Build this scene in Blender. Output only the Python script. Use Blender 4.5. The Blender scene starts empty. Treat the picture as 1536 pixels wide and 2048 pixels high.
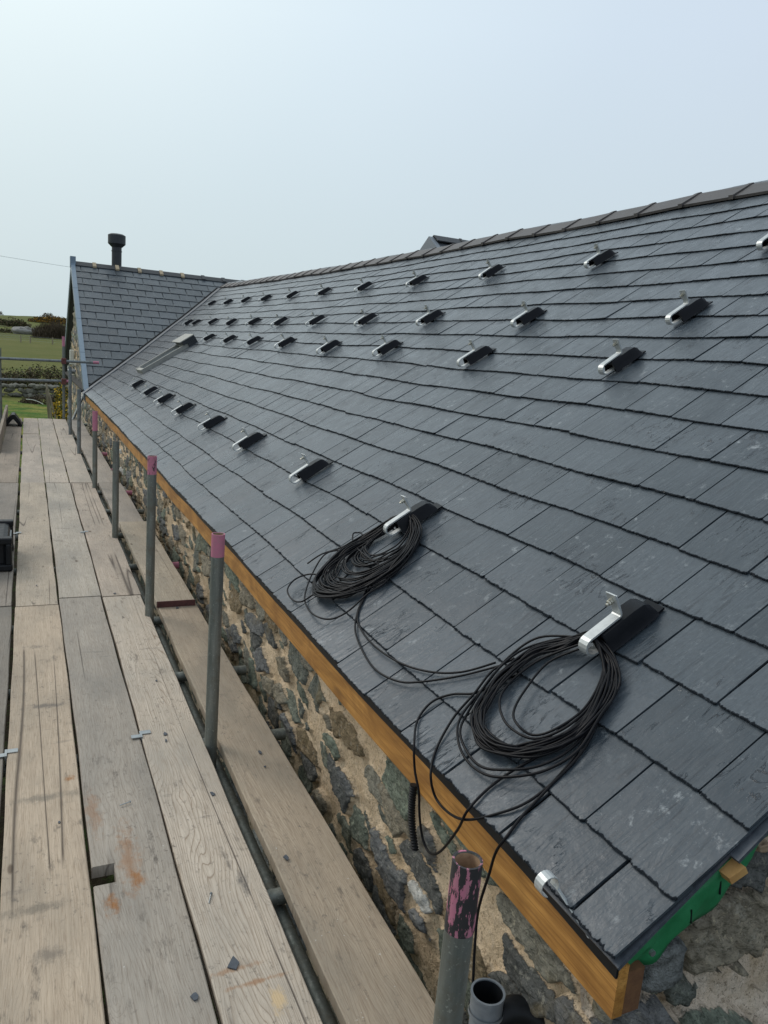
import bpy, bmesh, math, random
import numpy as np
from mathutils import Matrix, Vector
random.seed(7); rng = np.random.default_rng(11)
S = bpy.context.scene
COL = S.collection
# ------------------------------------------------------------------ camera
cam_d = bpy.data.cameras.new('camera'); cam = bpy.data.objects.new('camera', cam_d); COL.objects.link(cam)
Rm = Matrix(((0.9065917, 0.0127681, -0.4218156), (-0.4146660, 0.2125989, -0.8847903), (0.0783804, 0.9770561, 0.1980349)))
cam.matrix_world = Rm.to_4x4()
cam_d.sensor_fit = 'VERTICAL'; cam_d.sensor_height = 36.0; cam_d.lens = 1521.4 / 2048 * 36
cam_d.clip_start = 0.05; cam_d.clip_end = 4000
S.camera = cam
# ------------------------------------------------------------------ world: overcast
W = bpy.data.worlds.new('World'); S.world = W; W.use_nodes = True
nt = W.node_tree; nt.nodes.clear()
SUN_EL, SUN_ROT = math.radians(38), math.radians(-36)
def N(nt, t, **k):
    n = nt.nodes.new(t)
    for a, b in k.items(): setattr(n, a, b)
    return n
sky = N(nt, 'ShaderNodeTexSky', sky_type='NISHITA', sun_disc=False, sun_elevation=SUN_EL, sun_rotation=SUN_ROT, dust_density=4.0, air_density=1.2)
tc = N(nt, 'ShaderNodeTexCoord'); sep = N(nt, 'ShaderNodeSeparateXYZ')
ramp = N(nt, 'ShaderNodeValToRGB'); mixn = N(nt, 'ShaderNodeMixRGB'); mul = N(nt, 'ShaderNodeVectorMath', operation='SCALE'); glow = N(nt, 'ShaderNodeValToRGB'); hz = N(nt, 'ShaderNodeMixRGB'); dt = N(nt, 'ShaderNodeVectorMath', operation='DOT_PRODUCT'); cl = N(nt, 'ShaderNodeTexNoise')
bg = N(nt, 'ShaderNodeBackground'); out = N(nt, 'ShaderNodeOutputWorld')
nt.links.new(tc.outputs['Generated'], sep.inputs[0]); nt.links.new(sep.outputs['Z'], ramp.inputs[0])
# haze near the horizon, thin cloud brighter towards the veiled sun and bluer away from it
e = ramp.color_ramp.elements
e[0].position = 0.0; e[0].color = (1, 1, 1, 1); e[1].position = .36; e[1].color = (0, 0, 0, 1)
q = e.new(.16); q.color = (.62, .62, .62, 1)
dt.inputs[1].default_value = (math.cos(SUN_EL)*math.sin(SUN_ROT), math.cos(SUN_EL)*math.cos(SUN_ROT), math.sin(SUN_EL))
nt.links.new(tc.outputs['Generated'], dt.inputs[0]); nt.links.new(dt.outputs['Value'], glow.inputs[0])
e = glow.color_ramp.elements
e[0].position = 0.; e[0].color = (.61, .70, .83, 1); e[1].position = 1.; e[1].color = (1., 1., 1., 1)
for p_, c_ in ((.42, (.665, .775, .885, 1)), (.62, (.735, .855, .935, 1)), (.82, (.85, .965, .99, 1))):
    q = e.new(p_); q.color = c_
hz.inputs[2].default_value = (.60, .71, .745, 1)
cl.inputs['Scale'].default_value = 1.6; cl.inputs['Detail'].default_value = 4; cm = N(nt, 'ShaderNodeMapRange'); cm.inputs['To Min'].default_value = .965; cm.inputs['To Max'].default_value = 1.035
nt.links.new(tc.outputs['Generated'], cl.inputs['Vector']); nt.links.new(cl.outputs['Fac'], cm.inputs['Value'])
cs = N(nt, 'ShaderNodeVectorMath', operation='SCALE')
nt.links.new(ramp.outputs[0], hz.inputs[0]); nt.links.new(glow.outputs[0], hz.inputs[1]); nt.links.new(hz.outputs[0], cs.inputs[0]); nt.links.new(cm.outputs[0], cs.inputs['Scale'])
mul.inputs['Scale'].default_value = 10.2
nt.links.new(cs.outputs[0], mul.inputs[0])
mixn.inputs[0].default_value = .93
nt.links.new(sky.outputs[0], mixn.inputs[1]); nt.links.new(mul.outputs[0], mixn.inputs[2])
nt.links.new(mixn.outputs[0], bg.inputs[0]); bg.inputs[1].default_value = 0.1
nt.links.new(bg.outputs[0], out.inputs[0])
sd = bpy.data.lights.new('sun', 'SUN'); sd.energy = 1.1; sd.angle = math.radians(24); sd.color = (1, .96, .90)
sun = bpy.data.objects.new('sun', sd); COL.objects.link(sun)
sdir = Vector((math.cos(SUN_EL) * math.sin(SUN_ROT), math.cos(SUN_EL) * math.cos(SUN_ROT), math.sin(SUN_EL)))
sun.rotation_euler = sdir.to_track_quat('Z', 'Y').to_euler(); sun.location = (0, 0, 30)
S.view_settings.view_transform = 'Standard'; S.view_settings.look = 'None'
S.view_settings.exposure = 0.0; S.view_settings.gamma = 1.0
# ------------------------------------------------------------------ helpers
class MB:
    def __init__(s): s.v = []; s.f = []; s.a = []
    def add(s, vs, fs, at=None):
        o = len(s.v); s.v += [tuple(map(float, p)) for p in vs]; s.f += [tuple(i + o for i in f) for f in fs]
        s.a += [at if at is not None else (0, 0, 0, 1)] * len(fs)
    def box(s, x0, x1, y0, y1, z0, z1, at=None):
        s.add([(x0,y0,z0),(x1,y0,z0),(x1,y1,z0),(x0,y1,z0),(x0,y0,z1),(x1,y0,z1),(x1,y1,z1),(x0,y1,z1)],
              [(3,2,1,0),(4,5,6,7),(0,1,5,4),(1,2,6,5),(2,3,7,6),(3,0,4,7)], at)
    def hexa(s, lo, hi, at=None):   # two rings of four points
        s.add(list(lo) + list(hi), [(3,2,1,0),(4,5,6,7),(0,1,5,4),(1,2,6,5),(2,3,7,6),(3,0,4,7)], at)
    def tube(s, a, b, r, r2=None, n=20, inner=None, caps=True, at=None, depth=.12):
        a = Vector(a); b = Vector(b); r2 = r if r2 is None else r2
        d = (b - a).normalized(); u = d.orthogonal().normalized(); w = d.cross(u)
        ring = lambda c, rr: [c + (u * math.cos(2*math.pi*i/n) + w * math.sin(2*math.pi*i/n)) * rr for i in range(n)]
        o = ring(a, r) + ring(b, r2); f = [(i, (i+1) % n, n + (i+1) % n, n + i) for i in range(n)]
        if inner:
            c = b - d * depth
            o += ring(b, inner) + ring(c, inner)
            f += [(n+i, n+(i+1)%n, 2*n+(i+1)%n, 2*n+i) for i in range(n)]
            f += [(2*n+i, 2*n+(i+1)%n, 3*n+(i+1)%n, 3*n+i) for i in range(n)] + [tuple(range(3*n, 4*n))]
            f += [tuple(reversed(range(n)))]
        elif caps: f += [tuple(reversed(range(n))), tuple(range(n, 2*n))]
        s.add(o, f, at)
    def path(s, pts, r, n=8, closed=False, at=None, caps=True, flat=None):
        P = [Vector(p) for p in pts]; m = len(P); o = []; f = []
        up = None
        for i in range(m):
            if closed: t = P[(i+1) % m] - P[i-1]
            else: t = P[min(i+1, m-1)] - P[max(i-1, 0)]
            if t.length < 1e-9: t = Vector((0, 0, 1))
            t.normalize()
            if up is None: up = t.orthogonal().normalized()
            up = (up - t * up.dot(t))
            if up.length < 1e-6: up = t.orthogonal()
            up.normalize(); w = t.cross(up)
            rr = r[i] if isinstance(r, (list, tuple)) else r
            o += [P[i] + (up * math.cos(2*math.pi*k/n) + w * math.sin(2*math.pi*k/n)) * rr for k in range(n)]
        for i in range(m if closed else m-1):
            j = (i+1) % m
            f += [(i*n+k, i*n+(k+1) % n, j*n+(k+1) % n, j*n+k) for k in range(n)]
        if not closed and caps: f += [tuple(reversed(range(n))), tuple(range((m-1)*n, m*n))]
        s.add(o, f, at)
    def strip(s, path, width_dir, w, t, at=None):   # flat bar of width w, thickness t following path
        P = [Vector(p) for p in path]; wd = Vector(width_dir).normalized(); m = len(P); o = []
        for i in range(m):
            tg = (P[min(i+1, m-1)] - P[max(i-1, 0)]).normalized(); nn = tg.cross(wd).normalized()
            for a, b in ((-1,-1),(1,-1),(1,1),(-1,1)): o.append(P[i] + wd*(a*w/2) + nn*(b*t/2))
        f = []
        for i in range(m-1):
            f += [(i*4+k, i*4+(k+1) % 4, i*4+4+(k+1) % 4, i*4+4+k) for k in range(4)]
        f += [(3,2,1,0), tuple(range(4*m-4, 4*m))]
        s.add(o, f, at)
    def build(s, name, mat, parent=None, smooth=False, origin=None, attr=None, bevel=0, fix=True, auto=None):
        me = bpy.data.meshes.new(name)
        O = Vector(origin) if origin is not None else Vector((0, 0, 0))
        vs = [(x - O.x, y - O.y, z - O.z) for x, y, z in s.v]
        me.from_pydata(vs, [], s.f); 
        if attr:
            ca = me.attributes.new(attr, 'FLOAT_COLOR', 'FACE')
            ca.data.foreach_set('color', [c for a in s.a for c in a])
        if fix:
            b = bmesh.new(); b.from_mesh(me); bmesh.ops.recalc_face_normals(b, faces=b.faces); b.to_mesh(me); b.free()
        me.materials.append(mat)
        if smooth: me.polygons.foreach_set('use_smooth', [True] * len(me.polygons))
        o = bpy.data.objects.new(name, me); o.location = O; COL.objects.link(o)
        if auto and smooth:
            me.set_sharp_from_angle(angle=math.radians(auto))
        if bevel:
            m = o.modifiers.new('bevel', 'BEVEL'); m.width = bevel; m.segments = 2; m.limit_method = 'ANGLE'; m.angle_limit = math.radians(50)
        if parent is not None:
            o.parent = parent; o.matrix_parent_inverse = Matrix.Identity(4)
            pl = Vector((0, 0, 0)); q = parent
            while q is not None: pl += q.location; q = q.parent
            o.location = O - pl
        return o
def tag(o, label=None, cat=None, group=None, kind=None):
    if label: o['label'] = label
    if cat: o['category'] = cat
    if group: o['group'] = group
    if kind: o['kind'] = kind
    return o
def empty(name, loc, label, cat, group=None):
    o = bpy.data.objects.new(name, None); o.location = loc; o.empty_display_size = .2; COL.objects.link(o)
    return tag(o, label, cat, group)
def copy_tree(o, parent=None):
    c = o.copy(); COL.objects.link(c)
    if parent is not None: c.parent = parent
    for ch in list(o.children): copy_tree(ch, c)
    return c
def spline(P, k=8, closed=False):
    P = [Vector(p) for p in P]; m = len(P); out = []
    for i in range(m if closed else m-1):
        g = (lambda j: P[j % m]) if closed else (lambda j: P[max(0, min(m-1, j))])
        a, b, c, d = g(i-1), g(i), g(i+1), g(i+2)
        for q in range(k):
            t = q / k
            out.append(.5*((2*b) + (c-a)*t + (2*a-5*b+4*c-d)*t*t + (3*b-a-3*c+d)*t**3))
    if not closed: out.append(P[-1])
    return out
# ------------------------------------------------------------------ materials
def mat(name, base=(.5,.5,.5), rough=.6, metal=0., spec=.5):
    m = bpy.data.materials.new(name); m.use_nodes = True
    b = m.node_tree.nodes['Principled BSDF']
    b.inputs['Base Color'].default_value = (*base, 1); b.inputs['Roughness'].default_value = rough
    b.inputs['Metallic'].default_value = metal; b.inputs['Specular IOR Level'].default_value = spec
    return m
class NB:   # small node builder
    def __init__(s, m): s.m = m; s.t = m.node_tree; s.b = s.t.nodes['Principled BSDF']
    def n(s, t, **k): return N(s.t, t, **k)
    def l(s, a, b): s.t.links.new(a, b)
    def coords(s, scale=(1,1,1), kind='Object', rot=(0,0,0), rnd=False):
        if kind == 'Position': src = s.n('ShaderNodeNewGeometry').outputs['Position']
        else: src = s.n('ShaderNodeTexCoord').outputs[kind]
        if rnd:
            oi = s.n('ShaderNodeObjectInfo'); sc = s.n('ShaderNodeVectorMath', operation='SCALE'); ad = s.n('ShaderNodeVectorMath', operation='ADD')
            cx = s.n('ShaderNodeCombineXYZ'); s.l(oi.outputs['Random'], cx.inputs[0]); s.l(oi.outputs['Random'], cx.inputs[1]); s.l(oi.outputs['Random'], cx.inputs[2])
            s.l(cx.outputs[0], sc.inputs[0]); sc.inputs['Scale'].default_value = 37.
            s.l(src, ad.inputs[0]); s.l(sc.outputs[0], ad.inputs[1]); src = ad.outputs[0]
        mp = s.n('ShaderNodeMapping'); mp.inputs['Scale'].default_value = scale; mp.inputs['Rotation'].default_value = rot
        s.l(src, mp.inputs[0]); return mp.outputs[0]
    def noise(s, vec, scale, detail=4, rough=.55, dist=0., out='Fac'):
        q = s.n('ShaderNodeTexNoise'); q.inputs['Scale'].default_value = scale; q.inputs['Detail'].default_value = detail
        q.inputs['Roughness'].default_value = rough; q.inputs['Distortion'].default_value = dist
        if vec is not None: s.l(vec, q.inputs['Vector'])
        return q.outputs[out]
    def ramp(s, fac, stops, interp='LINEAR'):
        r = s.n('ShaderNodeValToRGB'); r.color_ramp.interpolation = interp; el = r.color_ramp.elements
        for i, (p, c) in enumerate(stops):
            c = (c, c, c, 1) if isinstance(c, (int, float)) else (*c[:3], 1)
            q = el[i] if i < 2 else el.new(p)
            q.position = p; q.color = c
        s.l(fac, r.inputs[0]); return r.outputs[0]
    def mix(s, fac, a, b, mode='MIX'):
        q = s.n('ShaderNodeMixRGB', blend_type=mode)
        for i, x in ((0, fac), (1, a), (2, b)):
            if isinstance(x, (int, float)): q.inputs[i].default_value = x if i == 0 else (x, x, x, 1)
            elif isinstance(x, tuple): q.inputs[i].default_value = (*x[:3], 1)
            else: s.l(x, q.inputs[i])
        return q.outputs[0]
    def math(s, op, a, b=0., clamp=False):
        q = s.n('ShaderNodeMath', operation=op, use_clamp=clamp)
        for i, x in ((0, a), (1, b)):
            if isinstance(x, (int, float)): q.inputs[i].default_value = x
            else: s.l(x, q.inputs[i])
        return q.outputs[0]
    def attr(s, name, out='Color'):
        q = s.n('ShaderNodeAttribute', attribute_name=name); return q.outputs[out]
    def bump(s, h, strength=.4, dist=.01, prev=None):
        q = s.n('ShaderNodeBump'); q.inputs['Strength'].default_value = strength; q.inputs['Distance'].default_value = dist
        s.l(h, q.inputs['Height'])
        if prev is not None: s.l(prev, q.inputs['Normal'])
        return q.outputs[0]
    def fin(s, col=None, rough=None, normal=None, metal=None):
        if col is not None: s.l(col, s.b.inputs['Base Color'])
        if rough is not None: s.l(rough, s.b.inputs['Roughness'])
        if metal is not None: s.l(metal, s.b.inputs['Metallic'])
        if normal is not None: s.l(normal, s.b.inputs['Normal'])
        return s.m
def simple(name, c1, c2, scale=20, rough=.6, metal=0., spec=.5, bump=.2, dist=.003, stretch=(1,1,1), kind='Object', rr=.1, rnd=False):
    m = mat(name, c1, rough, metal, spec); k = NB(m)
    v = k.coords(stretch, kind, rnd=rnd); nz = k.noise(v, scale, 6, .6)
    c = k.mix(k.ramp(nz, [(.3, 0.), (.7, 1.)]), c1, c2)
    n2 = k.noise(v, scale*5, 3)
    return k.fin(c, k.ramp(nz, [(.2, max(.02, rough-rr)), (.8, min(1, rough+rr))]), k.bump(k.math('ADD', nz, k.math('MULTIPLY', n2, .4)), bump, dist))
# slate: attribute 'sl' = (tone, offset, gloss, edge)
def slate_mat(name, dark=1.0, wet=1.0):
    m = mat(name, (.08,.09,.1), .45, 0, .5); k = NB(m)
    at = k.attr('sl'); sp = k.n('ShaderNodeSeparateColor'); k.l(at, sp.inputs[0]); tone, off = sp.outputs[0], sp.outputs[1]
    uv = k.attr('slate_uv', 'Vector')
    cx = k.n('ShaderNodeCombineXYZ'); k.l(k.math('MULTIPLY', off, 53.), cx.inputs[0]); k.l(k.math('MULTIPLY', off, 31.), cx.inputs[1]); k.l(k.math('MULTIPLY', off, 17.), cx.inputs[2])
    ad = k.n('ShaderNodeVectorMath', operation='ADD'); fl_ = k.n('ShaderNodeVectorMath', operation='MULTIPLY'); fl_.inputs[1].default_value = (1, 1, 0); k.l(uv, fl_.inputs[0]); k.l(fl_.outputs[0], ad.inputs[0]); k.l(cx.outputs[0], ad.inputs[1]); V = ad.outputs[0]
    def sc(x, y, rot=0.):
        mp = k.n('ShaderNodeMapping'); mp.inputs['Scale'].default_value = (x, y, 1); mp.inputs['Rotation'].default_value = (0, 0, rot); k.l(V, mp.inputs[0]); return mp.outputs[0]
    big = k.noise(sc(5, 3), 1, 5, .6, .6)
    fine = k.noise(sc(90, 60), 1, 5, .65)
    riven = k.noise(sc(46, 7, .15), 1, 5, .55, .8)
    base = k.mix(tone, (.030*dark, .041*dark, .052*dark), (.068*dark, .083*dark, .098*dark))
    base = k.mix(k.ramp(big, [(.35, 0.), (.7, .55)]), base, (.080*dark, .097*dark, .112*dark))
    base = k.mix(k.ramp(fine, [(.35, .45), (.6, 0.)]), base, (.040*dark, .050*dark, .06*dark))
    # scuffs and dust
    sc1 = k.ramp(k.noise(sc(28, 22), 1, 8, .75, .3), [(.56, 0.), (.68, 1.)])
    sc2 = k.ramp(k.noise(sc(6, 6), 1, 3), [(.46, 0.), (.64, .9)])
    base = k.mix(k.math('MULTIPLY', sc1, sc2), base, (.27, .29, .30))
    rl_ = k.ramp(k.noise(sc(70, 6, .12), 1, 5, .6, 1.0), [(.34, .6), (.43, 0.)]); base = k.mix(k.math('MULTIPLY', rl_, k.ramp(k.noise(sc(5, 3), 1, 2), [(.40, 0.), (.56, 1.)])), base, (.018, .023, .030))
    dust = k.ramp(k.noise(sc(260, 260), 1, 2, .5), [(.68, 0.), (.78, .55)])
    base = k.mix(dust, base, (.24, .26, .27))
    hz_ = k.ramp(k.noise(sc(9, 14, .5), 1, 6, .7), [(.58, 0.), (.74, .35)]); base = k.mix(hz_, base, (.13, .148, .160))
    cr = k.noise(sc(13, 3.2, .35), 1, 6, .62, 1.4)
    crack = k.ramp(cr, [(.488, 0.), (.497, 1.), (.500, 1.), (.509, 0.)])
    crm = k.math('MULTIPLY', crack, k.ramp(k.noise(sc(3.1, 4.3), 1, 3), [(.56, 0.), (.62, .9)]))
    base = k.mix(crm, base, (.02, .022, .026))
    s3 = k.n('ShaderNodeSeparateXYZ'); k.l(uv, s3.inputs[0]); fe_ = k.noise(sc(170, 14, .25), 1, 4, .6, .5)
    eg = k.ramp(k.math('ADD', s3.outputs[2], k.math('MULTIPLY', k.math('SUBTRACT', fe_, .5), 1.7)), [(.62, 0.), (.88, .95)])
    base = k.mix(eg, base, (.016, .019, .023)); k.l(k.ramp(eg, [(0., .5), (.8, .02)]), k.b.inputs['Specular IOR Level'])  # dark tail edge: rough dressed slate, plus the shadow line under it painted in
    h = k.math('ADD', k.math('MULTIPLY', riven, .75), k.math('MULTIPLY', fine, .16))
    h = k.math('ADD', h, k.math('MULTIPLY', big, 1.2)); h = k.math('SUBTRACT', h, k.math('MULTIPLY', crm, .5))
    rg = k.ramp(k.noise(sc(16, 10), 1, 5, .6), [(.3, .22+.08*(1-wet)), (.7, .40+.08*(1-wet))])
    return k.fin(base, rg, k.bump(h, .58, .006))
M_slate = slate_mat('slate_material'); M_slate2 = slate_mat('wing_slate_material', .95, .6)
def wood_mat(name, stains=(), knots=True, ringy=.5):
    m = mat(name, (.4,.33,.26), .75, 0, .25); k = NB(m)
    oi = k.n('ShaderNodeObjectInfo')
    V = k.coords((1,1,1), 'Object', rnd=True)
    def sc(x, y, z=1.):
        mp = k.n('ShaderNodeMapping'); mp.inputs['Scale'].default_value = (x, y, z); k.l(V, mp.inputs[0]); return mp.outputs[0]
    warp = k.noise(sc(3.2, .55), 1, 3, .5)
    xs = k.n('ShaderNodeSeparateXYZ'); k.l(V, xs.inputs[0])
    vk = k.n('ShaderNodeTexVoronoi'); vk.inputs['Scale'].default_value = 1; k.l(sc(8, 2.6, 0.), vk.inputs['Vector'])
    kd = k.ramp(vk.outputs['Distance'], [(.0, 1.), (.32, 0.)], 'EASE')
    ring = k.math('ADD', k.math('MULTIPLY', xs.outputs[0], 8.), k.math('MULTIPLY', warp, 3.4))
    ring = k.math('ADD', ring, k.math('MULTIPLY', kd, .8))
    ring = k.math('ADD', ring, k.math('MULTIPLY', k.noise(sc(26, 3), 1, 3), .12))
    wv = k.math('FRACT', k.math('MULTIPLY', ring, 14.))
    line = k.ramp(wv, [(.0, .85), (.10, .2), (.6, 0.), (.88, .1), (.99, .9)])
    streak = k.noise(sc(120, 2.2), 1, 4, .65)
    blot = k.noise(sc(4, 1.6), 1, 5, .62)
    fine = k.noise(sc(300, 14), 1, 3, .6)
    base = oi.outputs['Color']
    c = k.mix(k.ramp(streak, [(.32, .5), (.66, 0.)]), base, k.mix(1., base, (.60, .56, .52), 'MULTIPLY'))
    c = k.mix(k.math('MULTIPLY', line, ringy), c, k.mix(1., base, (.42, .36, .31), 'MULTIPLY'))
    c = k.mix(k.ramp(blot, [(.40, .0), (.66, .9)]), c, k.mix(1., base, (.62, .64, .66), 'MULTIPLY'))
    c = k.mix(k.ramp(fine, [(.34, .45), (.5, 0.)]), c, k.mix(1., base, (.45, .4, .36), 'MULTIPLY'))
    # knots
    kc = k.ramp(vk.outputs['Distance'], [(.055, 1.), (.085, 0.)])
    kmask = k.math('GREATER_THAN', k.noise(sc(2.1, .9), 1, 1), .50)
    kc = k.math('MULTIPLY', kc, kmask)
    c = k.mix(k.math('MULTIPLY', kc, .72), c, (.085, .055, .035))
    # long drying cracks
    cn = k.noise(sc(5, .085), 1, 2, .35, .0)
    ck = k.ramp(cn, [(.4950, 0.), (.4985, 1.), (.5005, 1.), (.504, 0.)])
    ckm = k.math('MULTIPLY', ck, k.ramp(k.noise(sc(2, .7), 1, 2), [(.47, 0.), (.53, 1.)]))
    c = k.mix(k.math('MULTIPLY', ckm, .8), c, (.035, .025, .02))
    # scattered dirt and boot marks
    dm = k.math('MULTIPLY', k.ramp(k.noise(sc(30, 9), 1, 6, .7), [(.56, 0.), (.68, 1.)]), k.ramp(k.noise(sc(4.5, 2.4), 1, 3), [(.44, 0.), (.62, .8)]))
    c = k.mix(dm, c, (.10, .085, .07))
    nb = k.math('MULTIPLY', k.ramp(k.noise(sc(5, 26), 1, 5, .6), [(.60, 0.), (.72, 1.)]), k.ramp(k.noise(sc(1.6, 3.4), 1, 2), [(.55, 0.), (.62, .5)]))
    c = k.mix(nb, c, (.12, .11, .10))
    gr = k.math('MULTIPLY', k.ramp(k.noise(sc(55, 40), 1, 6, .75), [(.57, 0.), (.66, 1.)]), k.ramp(k.noise(sc(3, 2), 1, 2), [(.4, .15), (.62, .8)]))
    c = k.mix(gr, c, (.14, .12, .10))
    sp_ = k.ramp(k.noise(sc(80, 60), 1, 3, .6), [(.72, 0.), (.76, .7)]); c = k.mix(sp_, c, (.60, .58, .53))
    geo = k.n('ShaderNodeNewGeometry')
    for (sx, sy, rx, ry, col, st) in stains:
        q = k.n('ShaderNodeVectorMath', operation='SUBTRACT'); k.l(geo.outputs['Position'], q.inputs[0]); q.inputs[1].default_value = (sx, sy, -1.53)
        mm = k.n('ShaderNodeMapping', vector_type='POINT'); mm.inputs['Scale'].default_value = (1/rx, 1/ry, .01); k.l(q.outputs[0], mm.inputs[0])
        ln = k.n('ShaderNodeVectorMath', operation='LENGTH'); k.l(mm.outputs[0], ln.inputs[0])
        d = k.math('ADD', ln.outputs['Value'], k.math('MULTIPLY', k.math('SUBTRACT', k.noise(sc(38, 22), 1, 6, .75), .5), 3.2))
        c = k.mix(k.math('MULTIPLY', k.ramp(d, [(.25, 1.), (1.05, 0.)]), st), c, col)
    h = k.math('ADD', k.math('MULTIPLY', streak, .5), k.math('MULTIPLY', fine, .35))
    h = k.math('SUBTRACT', h, k.math('MULTIPLY', line, .35)); h = k.math('SUBTRACT', h, k.math('MULTIPLY', ckm, 2.5))
    return k.fin(c, k.ramp(blot, [(.3, .68), (.7, .85)]), k.bump(h, .55, .0022))
RUST = (.30, .13, .04)
M_wood = wood_mat('board_wood_material')
M_wood_a = wood_mat('stained_board_material', [(.255,2.12,.035,.20,RUST,.5),(.175,2.40,.03,.15,RUST,.4),(.192,1.93,.022,.05,RUST,.85),(.27,2.02,.025,.05,RUST,.7)], ringy=.35)
M_wood_b = wood_mat('warm_board_material', [(.115,2.62,.022,.022,RUST,.8),(.05,3.22,.09,.03,(.13,.115,.10),.7),(.03,2.52,.10,.03,(.17,.15,.12),.6),(.0,1.98,.10,.025,(.16,.14,.11),.6),(.03,1.80,.05,.03,(.14,.12,.10),.6),(.02,3.9,.06,.03,(.15,.13,.11),.6)], ringy=.18)
M_wood_c = wood_mat('pale_board_material', [(.455,1.60,.09,.012,RUST,.5),(.50,1.545,.10,.010,RUST,.6),(.525,1.47,.02,.06,(.62,.45,.25),.8),(.55,1.9,.015,.06,(.12,.11,.10),.8)], ringy=1.0)
def larch_mat():
    m = mat('fascia_timber_material', (.5,.26,.07), .55, 0, .4); k = NB(m)
    V = k.coords((1,1,1), 'Object')
    def sc(x, y, z):
        mp = k.n('ShaderNodeMapping'); mp.inputs['Scale'].default_value = (x, y, z); k.l(V, mp.inputs[0]); return mp.outputs[0]
    g = k.noise(sc(60, 2.0, 60), 1, 4, .6, .4); bl = k.noise(sc(6, 3.2, 9), 1, 4, .6, 1.2)
    c = k.mix(k.ramp(g, [(.35, 0.), (.65, 1.)]), (.40, .185, .04), (.54, .275, .072))
    c = k.mix(k.ramp(bl, [(.42, 0.), (.62, .8)]), c, (.26, .115, .025))
    c = k.mix(k.ramp(k.noise(sc(14, 6, 20), 1, 5, .7), [(.62, 0.), (.74, .5)]), c, (.15, .08, .03))
    vk = k.n('ShaderNodeTexVoronoi'); k.l(sc(9, 2.2, 9), vk.inputs['Vector']); vk.inputs['Scale'].default_value = 1
    c = k.mix(k.ramp(vk.outputs['Distance'], [(.07, .8), (.16, 0.)]), c, (.10, .045, .015))
    gl = k.noise(sc(160, 3.5, 220), 1, 4, .6); c = k.mix(k.ramp(gl, [(.38, .55), (.5, 0.)]), c, (.20, .085, .02))
    return k.fin(c, None, k.bump(g, .4, .002))
M_larch = larch_mat()
def stone_mat(name, mort=(.72,.565,.39), mort2=(.55,.41,.26), pale=0.):
    m = mat(name, (.3,.3,.3), .9, 0, .2); k = NB(m)
    V = k.coords((1,1,1), 'Position')
    n1 = k.noise(V, 9, 6, .65); n2 = k.noise(V, 60, 6, .7); n3 = k.noise(V, 260, 4, .6); n4 = k.noise(V, 26, 6, .65, .8)
    mk = k.attr('smask', 'Fac'); sc_ = k.attr('scol')
    edge = k.math('ADD', mk, k.math('MULTIPLY', k.math('SUBTRACT', n2, .5), .85))
    M = k.ramp(edge, [(.44, 0.), (.56, 1.)])
    mo = k.mix(k.ramp(n1, [(.35, 0.), (.68, 1.)]), mort, mort2)
    mo = k.mix(k.ramp(n4, [(.55, 0.), (.72, .6)]), mo, (.62, .52, .40))
    mo = k.mix(k.ramp(k.noise(V, 85, 5, .75), [(.36, .75), (.46, 0.)]), mo, (.16, .115, .07))
    mo = k.mix(k.ramp(n3, [(.30, .7), (.44, 0.)]), mo, (.14, .10, .065))
    n5 = k.noise(k.coords((1,.6,2.2), 'Position', rot=(.3,0,0)), 75, 5, .7, .6)
    so = k.mix(k.ramp(n4, [(.35, .75), (.6, 0.)]), sc_, k.mix(1., sc_, (.38, .38, .38), 'MULTIPLY'))
    so = k.mix(k.ramp(n2, [(.56, 0.), (.72, .7)]), so, k.mix(1., sc_, (2.0, 1.95, 1.8), 'MULTIPLY'))
    so = k.mix(k.ramp(n5, [(.36, .8), (.50, 0.)]), so, k.mix(1., sc_, (.22, .24, .22), 'MULTIPLY'))
    so = k.mix(k.ramp(k.noise(V, 34, 5, .7), [(.57, 0.), (.66, .65)]), so, (.36, .34, .28))
    so = k.mix(k.ramp(k.noise(V, 5, 4, .6), [(.58, 0.), (.70, .5)]), so, (.20, .15, .07))
    c = k.mix(M, mo, so)
    h = k.math('ADD', k.math('MULTIPLY', n2, .7), k.math('MULTIPLY', n3, .25)); h = k.math('ADD', h, k.math('MULTIPLY', n4, 1.0))
    h = k.math('ADD', h, k.math('MULTIPLY', M, .3))
    return k.fin(c, None, k.bump(h, 1., .012))
M_stone = stone_mat('rubble_wall_material'); M_gable = stone_mat('gable_wall_material', (.76,.65,.53), (.50,.38,.25))
M_mortar = simple('loose_mortar_material', (.42,.33,.23), (.28,.20,.13), 40, .95, bump=.7, dist=.006)
def steel_mat(name, a, b, c, metal=.55, rough=.55, pinkflake=False):
    m = mat(name, a, rough, metal, .4); k = NB(m)
    V = k.coords((1,1,1), 'Object', rnd=True)
    st = k.coords((60, 60, 5), 'Object', rnd=True)
    n1 = k.noise(V, 14, 6, .65); n2 = k.noise(st, 1, 5, .6); n3 = k.noise(V, 130, 4, .6)
    col = k.mix(k.ramp(n2, [(.3, 0.), (.7, 1.)]), a, b); col = k.mix(k.ramp(n1, [(.50, 0.), (.68, .8)]), col, c)
    col = k.mix(k.ramp(n3, [(.6, 0.), (.72, .5)]), col, tuple(min(1, x*2.2) for x in b))
    return k.fin(col, k.ramp(n1, [(.3, rough-.1), (.7, rough+.2)]), k.bump(k.math('ADD', n3, n2), .3, .0012))
M_tube = steel_mat('galvanised_tube_material', (.13,.145,.13), (.24,.25,.225), (.17,.155,.12))
M_tubel = steel_mat('pale_tube_material', (.16,.18,.18), (.24,.26,.26), (.12,.12,.11))
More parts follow.
